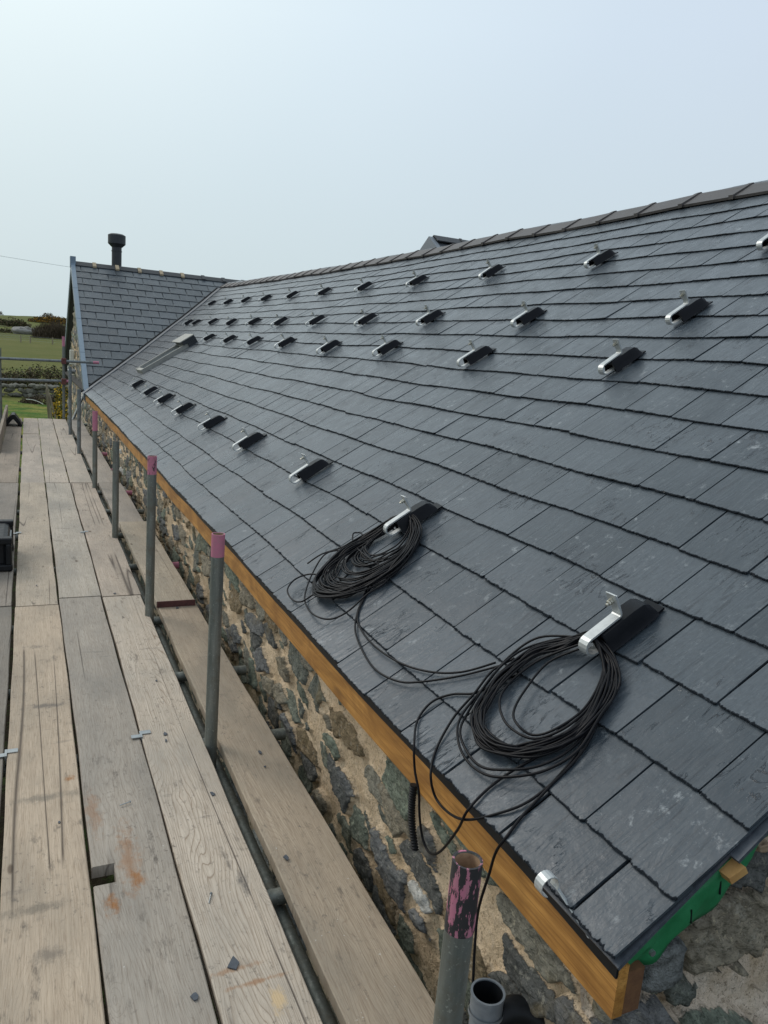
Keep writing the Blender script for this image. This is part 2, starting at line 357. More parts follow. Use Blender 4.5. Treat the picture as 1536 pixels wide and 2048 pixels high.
def pink_mat(name, lo, hi):
    m = mat(name, (.5,.12,.2), .6, 0, .4); k = NB(m); V = k.coords((70, 70, 22), 'Object', rnd=True)
    n1 = k.noise(V, 1, 6, .7); n2 = k.noise(k.coords((1,1,1), 'Object'), 60, 4)
    p = k.mix(k.ramp(n2, [(.3, 0.), (.7, 1.)]), (.52, .16, .25), (.42, .19, .23))
    f = k.ramp(n1, [(lo, 1.), (hi, 0.)])
    return k.fin(k.mix(f, p, (.035, .033, .035)), None, k.bump(f, -.4, .001))
M_pink = pink_mat('pink_paint_material', .28, .36); M_pinkf = pink_mat('flaked_pink_paint_material', .515, .53)
M_rustin = simple('rusty_bore_material', (.42,.28,.17), (.25,.15,.09), 60, .9)
M_zinc = simple('zinc_material', (.42,.45,.46), (.30,.32,.33), 30, .42, .8, bump=.15, dist=.001)
M_hook = simple('hook_steel_material', (.60,.62,.61), (.46,.48,.48), 60, .42, .45, bump=.1, dist=.0006)
M_bolt = simple('bolt_material', (.62,.60,.52), (.45,.42,.34), 80, .3, .9)
M_lead = simple('black_hood_material', (.004,.005,.007), (.008,.009,.012), 26, .36, 0, .14, bump=.25, dist=.002)
M_leadf = simple('valley_lead_material', (.075,.088,.10), (.105,.12,.135), 9, .55, .05, bump=.25, dist=.004)
M_cable = simple('cable_rubber_material', (.004,.004,.005), (.007,.007,.009), 90, .40, 0, .16, bump=.1, dist=.0005)
M_black = simple('black_plastic_material', (.007,.008,.009), (.014,.015,.017), 30, .45, 0, .22, bump=.15, dist=.001)
M_ridge = simple('ridge_tile_material', (.056,.049,.048), (.082,.073,.070), 16, .52, 0, .5, bump=.3, dist=.003)
M_ridge2 = simple('dark_ridge_material', (.028,.031,.035), (.045,.048,.052), 16, .5, 0, .3)
M_tan = simple('mortar_collar_material', (.42,.34,.22), (.3,.24,.16), 60, .85)
M_blue = simple('verge_trim_material', (.15,.205,.26), (.19,.245,.30), 12, .4, .2, bump=.1)
M_flue = simple('flue_material', (.022,.026,.030), (.035,.04,.044), 14, .5, 0, .4)
M_greyp = simple('grey_pvc_material', (.13,.15,.17), (.19,.21,.23), 40, .42, 0, .5, bump=.1)
M_green = simple('green_membrane_material', (.016,.155,.055), (.028,.215,.085), 22, .6, 0, .35, bump=.35, dist=.004)
M_rl = simple('rooflight_frame_material', (.24,.24,.215), (.33,.33,.30), 12, .5, .2)
M_glass = mat('rooflight_glass_material', (.10,.12,.13), .12, 0, .8)
M_chip = simple('slate_chip_material', (.045,.055,.07), (.075,.085,.10), 90, .5)
M_white = mat('white_enamel_material', (.72,.72,.64), .45)
M_grey = mat('grey_rubber_trim_material', (.20,.22,.22), .5)
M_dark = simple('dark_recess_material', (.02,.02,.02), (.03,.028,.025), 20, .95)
M_oldwood = simple('weathered_pole_material', (.30,.26,.18), (.18,.15,.10), 14, .85, stretch=(1,1,.2))
M_newwood = simple('batten_material', (.55,.33,.12), (.42,.22,.07), 30, .7)
M_endgrain = simple('end_grain_material', (.16,.075,.03), (.10,.045,.02), 60, .8)
M_paper = simple('blue_white_scrap_material', (.05,.08,.16), (.55,.60,.66), 34, .6)
def leaf_mat(name, a, b, c=None):
    m = mat(name, a, .7, 0, .25); k = NB(m); V = k.coords((1,1,1), 'Position')
    r = k.attr('lf'); sp = k.n('ShaderNodeSeparateColor'); k.l(r, sp.inputs[0])
    col = k.mix(sp.outputs[0], a, b)
    if c: col = k.mix(k.math('GREATER_THAN', k.math('ADD', sp.outputs[1], k.math('MULTIPLY', k.noise(V, .9, 3), .8)), 1.0), col, c)
    return k.fin(col)
M_gorse = leaf_mat('gorse_material', (.035,.05,.012), (.075,.09,.02), (.55,.36,.02))
M_bramble = leaf_mat('bramble_material', (.028,.035,.014), (.075,.075,.03), (.12,.085,.045))
M_twig = leaf_mat('bare_twig_material', (.05,.038,.022), (.095,.07,.042))
M_knoll = leaf_mat('gorse_scrub_material', (.025,.028,.012), (.06,.05,.02), (.34,.18,.02))
def ground_mat():
    m = mat('field_material', (.08,.1,.03), .95, 0, .1); k = NB(m)
    V = k.coords((1,1,1), 'Position'); xy = k.n('ShaderNodeSeparateXYZ'); k.l(V, xy.inputs[0]); Y = xy.outputs[1]
    big = k.noise(V, .06, 5, .6); mid = k.noise(V, .55, 6, .65); fine = k.noise(V, 7, 5, .7)
    band = k.noise(k.coords((.02, .14, 1), 'Position'), 1, 4, .6)
    c = k.mix(k.ramp(band, [(.36, 0.), (.66, 1.)]), (.110, .118, .030), (.150, .143, .045))
    c = k.mix(k.ramp(mid, [(.42, 0.), (.72, .6)]), c, (.075, .105, .018))
    lawn = k.mix(k.ramp(mid, [(.42, 0.), (.60, 1.)]), (.060, .135, .018), (.25, .235, .055))
    lawn = k.mix(k.ramp(fine, [(.4, .5), (.6, 0.)]), lawn, (.035, .06, .012))
    f = k.math('ADD', Y, k.math('MULTIPLY', k.math('SUBTRACT', mid, .5), 3.))
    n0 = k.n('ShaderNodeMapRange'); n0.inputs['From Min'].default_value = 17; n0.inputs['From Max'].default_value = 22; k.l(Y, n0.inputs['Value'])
    lawn = k.mix(n0.outputs[0], k.mix(k.ramp(k.noise(V, 9, 4), [(.5, 0.), (.6, 1.)]), (.018,.014,.008), (.022,.034,.009)), lawn)  # soil and grass near the scaffold, darkened in colour to stand for its shade
    nr = k.n('ShaderNodeMapRange'); nr.inputs['From Min'].default_value = 41; nr.inputs['From Max'].default_value = 43; k.l(f, nr.inputs['Value'])
    c = k.mix(nr.outputs[0], lawn, c)
    r2 = k.n('ShaderNodeMapRange'); r2.inputs['From Min'].default_value = 128; r2.inputs['From Max'].default_value = 150; k.l(Y, r2.inputs['Value'])
    far = k.mix(k.ramp(k.noise(V, .035, 6, .7), [(.40, 0.), (.56, 1.)]), (.085, .095, .03), (.12, .135, .035))
    far = k.mix(k.ramp(k.noise(V, .09, 5, .7), [(.56, 0.), (.66, .7)]), far, (.10, .075, .035))
    c = k.mix(r2.outputs[0], c, far)
    c = k.mix(k.ramp(fine, [(.3, .35), (.5, 0.)]), c, (.05, .05, .02))
    return k.fin(c, None, k.bump(k.math('ADD', mid, fine), .6, .08))
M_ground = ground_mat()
# ------------------------------------------------------------------ ground
GZ = -3.5
def gh(x, y):
    s = np.clip((y - 135) / 330, 0, 1); s = s*s*(3-2*s)
    h = np.clip((y-52)/100, 0, 1)*2.1 + s * (6.5 + 1.6*np.sin(x*.02 + 1.2) + 1.0*np.sin(x*.055) - .012*x)
    return GZ + h + .10*np.sin(x*.3 + y*.21) * np.clip((y-30)/40, 0, 1)
ys = np.concatenate([np.linspace(-300, 0, 8), np.linspace(3, 60, 60), np.geomspace(62, 2200, 90)])
xs_ = np.concatenate([-np.geomspace(1500, 22, 26), np.linspace(-20, 40, 61), np.geomspace(42, 1500, 26)])
gx, gy = np.meshgrid(xs_, ys); gz = gh(gx, gy)
mb = MB(); nx = len(xs_); ny = len(ys)
mb.v = [(a, b, c) for a, b, c in zip(gx.ravel(), gy.ravel(), gz.ravel())]
mb.f = [(j*nx+i, j*nx+i+1, (j+1)*nx+i+1, (j+1)*nx+i) for j in range(ny-1) for i in range(nx-1)]
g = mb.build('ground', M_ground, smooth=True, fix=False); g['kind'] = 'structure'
# ------------------------------------------------------------------ numpy noise
def vnoise(x, y, seed=0):
    xi = np.floor(x).astype(int); yi = np.floor(y).astype(int); fx = x-xi; fy = y-yi
    h = lambda a, b: (np.sin(a*127.1 + b*311.7 + seed*74.7)*43758.5453) % 1.0
    u = fx*fx*(3-2*fx); v = fy*fy*(3-2*fy)
    return (h(xi,yi)*(1-u)+h(xi+1,yi)*u)*(1-v) + (h(xi,yi+1)*(1-u)+h(xi+1,yi+1)*u)*v
def fbm(x, y, seed=0, o=4):
    s = 0; a = .5
    for i in range(o): s = s + a*vnoise(x*2**i, y*2**i, seed+i*13); a *= .5
    return s
def rubble(P, Q, seed, cw=.15, ch=.075, tilt=.18):
    """P horizontal, Q vertical coordinates -> height, mask, colour"""
    wx = P + .035*(fbm(P*14, Q*14, seed) - .5)*2; wy = Q + .022*(fbm(P*14, Q*14, seed+5) - .5)*2
    c, s = math.cos(tilt), math.sin(tilt); a = (wx*c + wy*s)/cw; b = (-wx*s + wy*c)/ch
    ai = np.floor(a).astype(int); bi = np.floor(b).astype(int)
    f1 = np.full(P.shape, 9.); f2 = np.full(P.shape, 9.); ida = np.zeros(P.shape); idb = np.zeros(P.shape); gx = np.zeros(P.shape); gy = np.zeros(P.shape)
    hh = lambda i, j, k: (np.sin(i*127.1 + j*269.5 + k*74.7 + seed*3.1)*43758.5453) % 1.0
    for di in (-2,-1,0,1,2):
        for dj in (-2,-1,0,1,2):
            i = ai+di; j = bi+dj
            px = i + .5 + .85*(hh(i,j,1)-.5); py = j + .5 + .85*(hh(i,j,2)-.5)
            w = .60 + .95*hh(i,j,3)
            d = np.sqrt((a-px)**2 + (b-py)**2)*w
            nw = d < f1
            f2 = np.where(nw, f1, np.minimum(f2, d)); f1 = np.where(nw, d, f1)
            ida = np.where(nw, hh(i,j,4), ida); idb = np.where(nw, hh(i,j,5), idb); gx = np.where(nw, a-px, gx); gy = np.where(nw, b-py, gy)
    e = f2 - f1
    thr = .09 + .40*idb**1.4 + np.where(idb > .87, .6, 0) + .30*(fbm(P*26, Q*26, seed+21)-.5)
    m = np.clip((e - thr)/.10 + .5, 0, 1)
    h = (m*m*(3-2*m)) * (.010 + .026*ida) + m*.020*(gx*(ida-.5)*2 + gy*(idb-.5)*2)
    h = h + .022*(fbm(P*9, Q*9, seed+9) - .5) + (.006+.008*m)*(fbm(P*45, Q*45, seed+11, 5) - .5)
    pal = np.array([(.21,.225,.18),(.16,.17,.145),(.27,.255,.205),(.19,.21,.165),(.27,.205,.125),(.14,.14,.13),(.22,.25,.195),(.32,.28,.21),(.20,.20,.195),(.70,.67,.61)])
    idx = np.minimum((ida*9.25).astype(int), 9)
    return h, m, pal[idx]
def attr_mesh(name, V, nx, ny, m, colr, material, parent, keep=None):
    f = [(j*nx+i, j*nx+i+1, (j+1)*nx+i+1, (j+1)*nx+i) for j in range(ny-1) for i in range(nx-1)]
    me = bpy.data.meshes.new(name); me.from_pydata(V.tolist(), [], f)
    a = me.attributes.new('smask', 'FLOAT', 'POINT'); a.data.foreach_set('value', m.ravel().astype(np.float32))
    c = me.attributes.new('scol', 'FLOAT_COLOR', 'POINT'); c.data.foreach_set('color', np.concatenate([colr.reshape(-1,3), np.ones((colr.size//3,1))], 1).ravel().astype(np.float32))
    me.polygons.foreach_set('use_smooth', [True]*len(me.polygons)); me.materials.append(material)
    o = bpy.data.objects.new(name, me); COL.objects.link(o)
    o.parent = parent; o.location = -parent.location
    return o
# ------------------------------------------------------------------ roof maths
TH = math.radians(33.6); CT, ST = math.cos(TH), math.sin(TH); XE, ZE = .94, -1.031; RL = 4.15; Y0 = .863
def warp(u, y):
    s = max(0., min(1.35, (y-9)/9))**1.5; t = u/RL
    return s*(-.075*(1-t) + .11*t) + .004*math.sin(y*2.1 + u*1.3) + .003*math.sin(y*5.3+u*4)
def RP(u, y, n=0.): return Vector((XE + u*CT - n*ST, y, ZE + u*ST + n*CT + warp(u, y)))
RU = Vector((CT, 0, ST)); RNn = Vector((-ST, 0, CT))
WY, WZ, WPH = 15.3, -1.08, math.atan(2.68/4.7); WX = .95; WL = 4.7/math.cos(WPH)
def WP(v, x, n=0.): return Vector((x, WY + v*math.cos(WPH) - n*math.sin(WPH), WZ + v*math.sin(WPH) + n*math.cos(WPH)))
def valley_y(u):
    P = RP(u, 17); 
    y = 17.
    for _ in range(6): y = WY + (RP(u, y).z - WZ)/math.tan(WPH)
    return y
barn = empty('stone_barn', (4.5, 8, GZ), 'long stone barn with new slate roof, timber fascia and slated cross wing', 'barn')
# slates
def slates(fn, rows, extent, width, name, material, parent, tail=.0155, th=.0062, near=None, gap=.0055, clip=None, head=.28):
    V = []; F = []; A = []; UV = []
    r = random.Random(5)
    for k, (u0, gauge) in enumerate(rows):
        a0, a1 = extent(u0)
        start = a0 + (width/2 if k % 2 == 0 else 0); edges = [a0]
        x = start if start > a0 + .01 else a0 + width
        while x < a1: edges.append(x + r.gauss(0, .0025)); x += width
        edges.append(a1)
        for i in range(len(edges)-1):
            gg = gap*(.6 + 1.1*r.random()**2); l, rr = edges[i] + (gg/2 if i else 0), edges[i+1] - gg/2
            if rr - l < .03: continue
            if clip and clip(u0, l, rr): continue
            lod = near(u0, l); n = lod
            du = r.gauss(0, .0018); lift = abs(r.gauss(0, .0010)); tilt = r.gauss(0, .0012); rot = r.gauss(0, .0028)
            att = (r.random(), r.random(), r.random(), 1)
            if r.random() < .06: att = (1.0, att[1], 0, 1)
            o = len(V); cols = []
            ch = r.uniform(.3, 1.2)
            H = min(head, gauge*1.36)
            for j in range(n+1):
                t = j/n; x = l + (rr-l)*t
                jag = (.0012*math.sin(j*.7+o)*ch + abs(r.gauss(0, .0008*ch)) + (.0055*ch*r.random() if r.random() < .06 else 0)) if n > 6 else r.gauss(0, .0012)
                corner = .004*r.random() if j in (0, n) else 0
                ub = u0 + du + rot*(t-.5) + jag + corner
                nt_ = tail + lift + tilt*(t-.5)*2
                edx = 0.0008*r.random() if j in (0, n) else 0
                bev = (.0012 + abs(r.gauss(0, .0018*ch))) if n > 6 else .002
                rows_ = [(ub + .0015, nt_ - th), (ub, nt_ - th*.45), (ub + bev, nt_), (ub + .010, None), (u0 + H*.5, None), (u0 + H, None)]
                for q, (uu, nn) in enumerate(rows_):
                    if nn is None: nn = nt_ - (nt_ - .0005)*(uu-u0)/(gauge*2)
                    sx = x + (r.gauss(0, .0007) if (j in (0, n) and q == 4) else 0) + (edx if j == 0 else -edx)
                    V.append(tuple(fn(uu, sx, nn))); UV.append((sx, uu, 1. if q < 3 else 0.))
            for j in range(n):
                for q in range(5):
                    p = o + j*6 + q; F.append((p, p+6, p+7, p+1)); A.append(att)
            # side skirts
            for j in (0, n):
                b = o + j*6; base = len(V)
                for q in range(1, 6):
                    uu = UV[b+q][1]; nn = tail - tail*(uu-u0)/(gauge*2) - th
                    V.append(tuple(fn(uu, UV[b+q][0], nn))); UV.append(UV[b+q])
                for q in range(1, 5):
                    F.append((b+q, b+q+1, base+q, base+q-1) if j == 0 else (b+q, base+q-1, base+q, b+q+1)); A.append(att)
    me = bpy.data.meshes.new(name); me.from_pydata(V, [], F)
    ca = me.attributes.new('sl', 'FLOAT_COLOR', 'FACE'); ca.data.foreach_set('color', [c for a in A for c in a])
    cu = me.attributes.new('slate_uv', 'FLOAT_VECTOR', 'POINT'); cu.data.foreach_set('vector', [c for a in UV for c in a])
    me.materials.append(material)
    ob = bpy.data.objects.new(name, me); COL.objects.link(ob); ob.parent = parent; ob.location = -parent.location
    return ob
rows = [(0., .15)] + [(.15 + .2055*i, .2055) for i in range(20)]
rows = [r_ for r_ in rows if r_[0] < 4.12]
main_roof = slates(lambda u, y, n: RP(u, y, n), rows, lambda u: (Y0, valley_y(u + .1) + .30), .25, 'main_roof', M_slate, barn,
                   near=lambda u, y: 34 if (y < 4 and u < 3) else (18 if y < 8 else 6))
# fix scene-graph helper: parts under barn/main_roof live in world coordinates
def part(mb, name, m, parent, **k): return mb.build(name, m, parent, **k)
WG = .311; wrows = [(WG*i, WG) for i in range(int(5.35/WG))]
def main_x_at(v):   # where the wing plane meets the main roof plane
    z = WP(v, 0).z; y = WP(v, 0).y
    for u in np.linspace(0, RL, 80):
        if RP(u, y).z > z: return XE + u*CT
    return 5.6
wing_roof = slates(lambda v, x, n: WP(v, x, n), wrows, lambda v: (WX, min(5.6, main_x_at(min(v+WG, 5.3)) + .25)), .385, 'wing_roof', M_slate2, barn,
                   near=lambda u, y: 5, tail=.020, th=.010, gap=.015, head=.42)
# decks that close the roofs
mb = MB()
seg = 24
for i in range(seg):
    a, b = Y0 + .05 + i*(24.4-Y0)/seg, Y0 + .05 + (i+1)*(24.4-Y0)/seg
    if i == seg-1: b = 24.4
    mb.hexa([RP(.02,a,-.07), RP(RL,a,-.07), RP(RL,b,-.07), RP(.02,b,-.07)], [RP(.02,a,-.012), RP(RL,a,-.012), RP(RL,b,-.012), RP(.02,b,-.012)])
part(mb, 'roof_deck', M_dark, barn)
AP = RP(RL, 8, .01); 
mb = MB()
for i in range(seg):
    a, b = Y0 + i*(24.4-Y0)/seg, Y0 + (i+1)*(24.4-Y0)/seg
    A1, B1 = RP(RL, a, .01), RP(RL, b, .01)
    mb.hexa([(A1.x, a, A1.z-.06), (A1.x+3.46, a, A1.z-2.36), (A1.x+3.46, b, B1.z-2.36), (A1.x, b, B1.z-.06)],
            [(A1.x, a, A1.z), (A1.x+3.46, a, A1.z-2.30), (A1.x+3.46, b, B1.z-2.30), (A1.x, b, B1.z)])
M_rear = simple('rear_slate_material', (.06,.068,.078), (.09,.10,.11), 6, .45)
part(mb, 'rear_slope', M_rear, barn)
# ridge tiles
def ridge_tile(a, b, apex, drop, half, rnd_r, collar, name, m, parent, axis='y', collar_m=None):
    """angled ridge tile between a and b along axis; apex(t) gives the apex point"""
    prof = []
    sl = drop/half
    prof = [(-half, -drop), (-half*.35, -drop*.33), (-.028, -.014), (0, 0), (.028, -.014), (half*.35, -drop*.33), (half, -drop)]
    th = .016
    def ring(t, g):
        c = apex(t); out = []
        for (h, z) in prof: out.append((h*(1+g/half), z + g*.8))
        pts = [(h, z) for h, z in out] + [(h*.96, z - th - g) for h, z in reversed(out)]
        if axis == 'y': return [(c.x + h, c.y, c.z + z) for h, z in pts]
        return [(c.x, c.y + h, c.z + z) for h, z in pts]
    mbt = MB(); L = b - a; cw = .038
    sts = [(a, 0), (b-cw, 0), (b-cw, collar), (b, collar), ] if collar_m is None else [(a, 0), (b, 0)]
    R_ = [ring(t, g) for t, g in sts]; n = len(R_[0]); vs = [p for r_ in R_ for p in r_]
    fs = [(i*n+k, i*n+(k+1) % n, (i+1)*n+(k+1) % n, (i+1)*n+k) for i in range(len(R_)-1) for k in range(n)]
    m_ = 7
    for e0, rev in ((0, False), ((len(R_)-1)*n, True)):
        for q in range(m_-1):
            f = (e0+q, e0+q+1, e0+n-2-q, e0+n-1-q); fs.append(f)
    mbt.add(vs, fs); o = mbt.build(name, m, parent)
    if collar_m is not None:
        mc = MB(); R2 = [ring(b-.04, .022), ring(b+.04, .022)]
        vs = R2[0] + R2[1]; mc.add(vs, [(k, (k+1) % n, n+(k+1) % n, n+k) for k in range(n)] + [(q, q+1, n-2-q, n-1-q) for q in range(6)] + [(n+q, n+q+1, n+n-2-q, n+n-1-q) for q in range(6)])
        mc.build('mortar_joint', collar_m, parent)
    return o
def apexm(t):
    p = RP(RL, t, 0); return Vector((p.x + .05, t, p.z + .075 + .004*math.sin(t*3)))
y = Y0
while y < 19.3:
    ridge_tile(y, y+.448, apexm, .105, .16, 0, .011, 'ridge_tile', M_ridge, main_roof)
    y += .45
wapex = WP(WL, 0, 0)
def apexw(t): return Vector((t, wapex.y + .02, wapex.z + .05))
x = WX; i = 0
while x < 5.3:
    ridge_tile(x, x+.50, apexw, .10, .17, 0, .012, 'ridge_tile', M_ridge2, wing_roof, axis='x', collar_m=(M_tan if i < 5 else M_ridge2))
    x += .51; i += 1
# valley lead
mb = MB(); pts = []
for k in range(13):
    u = -.03 + k*(RL-.1)/12; yv = valley_y(max(u, 0)); pts.append((u, yv))
for (u, a), (u2, b) in zip(pts[:-1], pts[1:]):
    mb.hexa([RP(u,a-.34,.012), RP(u,a+.05,.012), RP(u2,b+.05,.012), RP(u2,b-.34,.012)], [RP(u,a-.34,.027), RP(u,a+.05,.03), RP(u2,b+.05,.03), RP(u2,b-.34,.027)])
part(mb, 'valley_flashing', M_leadf, barn)
mb = MB()
for (u, a), (u2, b) in zip(pts[:-1], pts[1:]):
    p, q = RP(u,a,.03), RP(u2,b,.03); mb.path([p + Vector((-.01,.0,.01)), q + Vector((-.01,.0,.01))], .018, 6)
part(mb, 'valley_joint', M_dark, barn)
# wing: rear slope, verge trim, gable wall
mb = MB()
a = WP(WL, 0)
mb.hexa([(WX, a.y, a.z-.07), (5.6, a.y, a.z-.07), (5.6, 24.7, WZ-.07), (WX, 24.7, WZ-.07)], [(WX, a.y, a.z), (5.6, a.y, a.z), (5.6, 24.7, WZ), (WX, 24.7, WZ)])
mb.hexa([WP(0,WX,-.08), WP(0,5.6,-.08), WP(WL,5.6,-.08), WP(WL,WX,-.08)], [WP(0,WX,-.012), WP(0,5.6,-.012), WP(WL,5.6,-.012), WP(WL,WX,-.012)])
part(mb, 'wing_deck', M_rear, barn)
mb = MB()
def trimseg(p, q, w, hgt):
    p, q = Vector(p), Vector(q)
    mb.hexa([p+Vector((-.015,0,-hgt)), p+Vector((w,0,-hgt)), q+Vector((w,0,-hgt)), q+Vector((-.015,0,-hgt))], [p+Vector((-.015,0,.05)), p+Vector((w,0,.05)), q+Vector((w,0,.05)), q+Vector((-.015,0,.05))])
for k in range(4): trimseg(WP(WL*k/4+.01, WX, 0), WP(WL*(k+1)/4-.005, WX, 0), .075, .14)
trimseg((WX, a.y+.02, a.z), (WX, 24.7, WZ), .10, .16)
mb.box(WX-.03, WX+.09, a.y-.12, a.y+.12, a.z-.1, a.z+.14)
part(mb, 'verge_trim', M_blue, barn)
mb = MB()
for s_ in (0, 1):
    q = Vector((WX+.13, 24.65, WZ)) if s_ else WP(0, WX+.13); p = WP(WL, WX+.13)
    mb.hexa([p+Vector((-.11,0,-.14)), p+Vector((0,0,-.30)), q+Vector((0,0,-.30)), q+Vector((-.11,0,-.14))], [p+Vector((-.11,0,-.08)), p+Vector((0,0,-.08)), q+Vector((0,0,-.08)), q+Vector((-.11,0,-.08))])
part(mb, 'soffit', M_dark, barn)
cols = np.linspace(15.05, 24.6, 240); rws = np.linspace(0, 1, 110)
Pc, Rv = np.meshgrid(cols, rws); top = np.where(Pc < a.y, WZ + (Pc-WY)*2.68/4.7, WZ + (24.7-Pc)*2.68/4.7) - .05
Qz = GZ-.2 + (top-GZ+.2)*Rv; h, m_, c_ = rubble(Pc, Qz, 31, .30, .16, .1)
c_ = c_*1.3
attr_mesh('wing_wall', np.stack([WX+.14-h*1.5, Pc, Qz], -1).reshape(-1,3), len(cols), len(rws), m_, c_, M_stone, barn)
# flue
fl = MB(); fl.tube((2.0,20.5,1.3),(2.0,20.5,2.32),.115,n=28); fl.tube((2.0,20.5,2.02),(2.0,20.5,2.04),.125,n=28)
flo = part(fl, 'flue_pipe', M_flue, barn, smooth=True, auto=40)
fl = MB(); fl.tube((2.0,20.5,2.12),(2.0,20.5,2.20),.12,.205,n=28); fl.tube((2.0,20.5,2.20),(2.0,20.5,2.40),.205,n=28); fl.tube((2.0,20.5,2.40),(2.0,20.5,2.43),.205,.15,n=28)
part(fl, 'cowl', M_flue, flo, smooth=True, auto=40)
# rear cross gable peeping over the ridge
mb = MB(); ax, ay, az = 5.64, 10.9, 1.83
mb.hexa([(ax,ay-2,az-1.3),(9.,ay-2,az-1.3),(9.,ay+2,az-1.3),(ax,ay+2,az-1.3)], [(ax,ay-.02,az),(9.,ay-.02,az),(9.,ay+.02,az),(ax,ay+.02,az)])
rg_ = part(mb, 'rear_gable', M_rear, barn)
mb = MB()
for s_ in (-1, 1):
    mb.hexa([(ax-.06,ay+s_*.0,az-.16),(ax+.02,ay,az-.16),(ax+.02,ay+s_*1.6,az-1.2),(ax-.06,ay+s_*1.6,az-1.2)], [(ax-.06,ay,az+.04),(ax+.02,ay,az+.04),(ax+.02,ay+s_*1.6,az-1.0),(ax-.06,ay+s_*1.6,az-1.0)])
part(mb, 'gable_trim', M_greyp, rg_)
for k in range(7):
    ridge_tile(ax+.02+k*.5, ax+.51+k*.5, lambda t: Vector((t, ay, az+.07)), .09, .15, 0, .014, 'ridge_tile', M_ridge2, rg_, axis='x')
# walls --------------------------------------------------------------------
yc = [.93]
while yc[-1] < 15.2: yc.append(yc[-1] + max(.0036, .0036*(yc[-1])))
zc = list(np.arange(-1.10, -2.1, -.0055)) + list(np.arange(-2.1, GZ-.3, -.05))
Pc, Qz = np.meshgrid(np.array(yc), np.array(zc)); h, m_, c_ = rubble(Pc, Qz, 3, .20, .088, .20)
edge = np.clip((Pc-.93)/.05, 0, 1)
attr_mesh('side_wall', np.stack([1.022-h + (1-edge)**2*.02, Pc, Qz], -1).reshape(-1,3), len(yc), len(zc), m_, c_, M_stone, barn)
xc = [1.012]
while xc[-1] < 7.8: xc.append(xc[-1] + .0045*(1 + max(0, (xc[-1]-2.0))*6))
rv = np.linspace(0, 1, 330)**1.9
Pc, Rv = np.meshgrid(np.array(xc), rv); top = np.minimum(ZE + (Pc-XE)*math.tan(TH), 1.27 - (Pc-4.4)*math.tan(TH)) - .085
Qz = top - (top-GZ+.3)*Rv; h, m_, c_ = rubble(Pc, Qz, 44, .19, .10, -.12)
recess = np.exp(-((Rv)*14)**2)*.05
attr_mesh('gable_wall', np.stack([Pc, .965-h*1.9 + recess + .03*(fbm(Pc*4, Qz*4, 2)-.5), Qz], -1).reshape(-1,3), len(xc), len(rv), m_, c_, M_gable, barn)
mb = MB()   # lumpy stones and crumbled mortar at the corner of the eaves
def lump(mb, c, r, seed, n=12, at=None):
    rr = random.Random(seed); bm = bmesh.new(); bmesh.ops.create_icosphere(bm, subdivisions=3, radius=1)
    ph = [rr.uniform(0, 6) for _ in range(6)]
    for v in bm.verts:
        p = v.co; k = 1 + .16*math.sin(3*p.x+ph[0]) + .14*math.sin(4*p.y+ph[1]) + .12*math.sin(5*p.z+ph[2]) + .05*math.sin(11*p.x+ph[3])*math.sin(9*p.y+ph[4])
        q = Vector((max(-.75, min(.75, p.x)), max(-.75, min(.75, p.y)), max(-.7, min(.7, p.z))))*k*1.25
        v.co = Vector((q.x*r[0], q.y*r[1], q.z*r[2]))
    mb.add([tuple(v.co + Vector(c)) for v in bm.verts], [[v.index for v in f.verts] for f in bm.faces]); bm.free()
lump(mb, (1.095, .945, -1.115), (.07, .05, .042), 1)
M_quoin = simple('quoin_stone_material', (.03,.034,.03), (.24,.25,.24), 34, .9, bump=1., dist=.02)
part(mb, 'corner_stone', M_quoin, barn, smooth=True)
mb = MB(); rr = random.Random(3)
for k in range(46):
    x_ = rr.gauss(1.25, .06); z_ = ZE + (x_-XE)*.664 - .135 + rr.gauss(0, .018); s_ = rr.uniform(.004, .014)
    lump(mb, (x_, .94 + rr.uniform(-.02, .01), z_), (s_*1.4, s_, s_), k+10)
part(mb, 'crumbled_mortar', M_mortar, barn, smooth=True)
mb = MB()
for k, (x_, z_) in enumerate(((1.13,-1.03), (1.175,-1.0), (1.155,-1.02))):
    mb.add([(x_-.012,.925,z_-.03),(x_+.014,.92,z_-.028),(x_+.02,.93,z_+.03),(x_-.01,.935,z_+.034),(x_+.004,.915,z_)], [(0,1,4),(1,2,4),(2,3,4),(3,0,4)])
part(mb, 'tape_scrap', M_paper, barn)
# fascia, felt, batten, membrane
mb = MB(); n_ = 60; rr = random.Random(4)
fo = lambda y: (.002*math.sin(y*1.7) + warp(0, y) + .0015*math.sin(y*4.1))
st = [.872 + (15.3-.872)*(k/n_)**1.3 for k in range(n_+1)]
vs = []; fs = []
for y in st:
    w_ = fo(y); vs += [(.964,y,-1.167+w_),(.988,y,-1.167+w_),(.988,y,-1.056+w_),(.964,y,-1.056+w_)]
for k in range(n_): fs += [(k*4+q, k*4+(q+1) % 4, k*4+4+(q+1) % 4, k*4+4+q) for q in range(4)]
fs += [(0,1,2,3), (n_*4, n_*4+1, n_*4+2, n_*4+3)]
mb.add(vs, fs); part(mb, 'fascia_board', M_larch, barn)
mb = MB(); mb.box(.9885, 1.03, .874, .93, -1.165, -1.072); part(mb, 'fascia_end', M_endgrain, barn)
vs = []; fs = []; mb = MB()
for y in st:
    w_ = fo(y); lo = .004 if y > 1.1 else .004 + (1.1-y)*.05
    vs += [(.9575,y,-1.062-lo+w_),(.9625,y,-1.062-lo+w_),(.9625,y,-1.036+w_),(.9575,y,-1.036+w_)]
fs = [(k*4+q, k*4+(q+1) % 4, k*4+4+(q+1) % 4, k*4+4+q) for k in range(n_) for q in range(4)] + [(0,1,2,3)]
mb.add(vs, fs); part(mb, 'eaves_felt', M_black, barn)
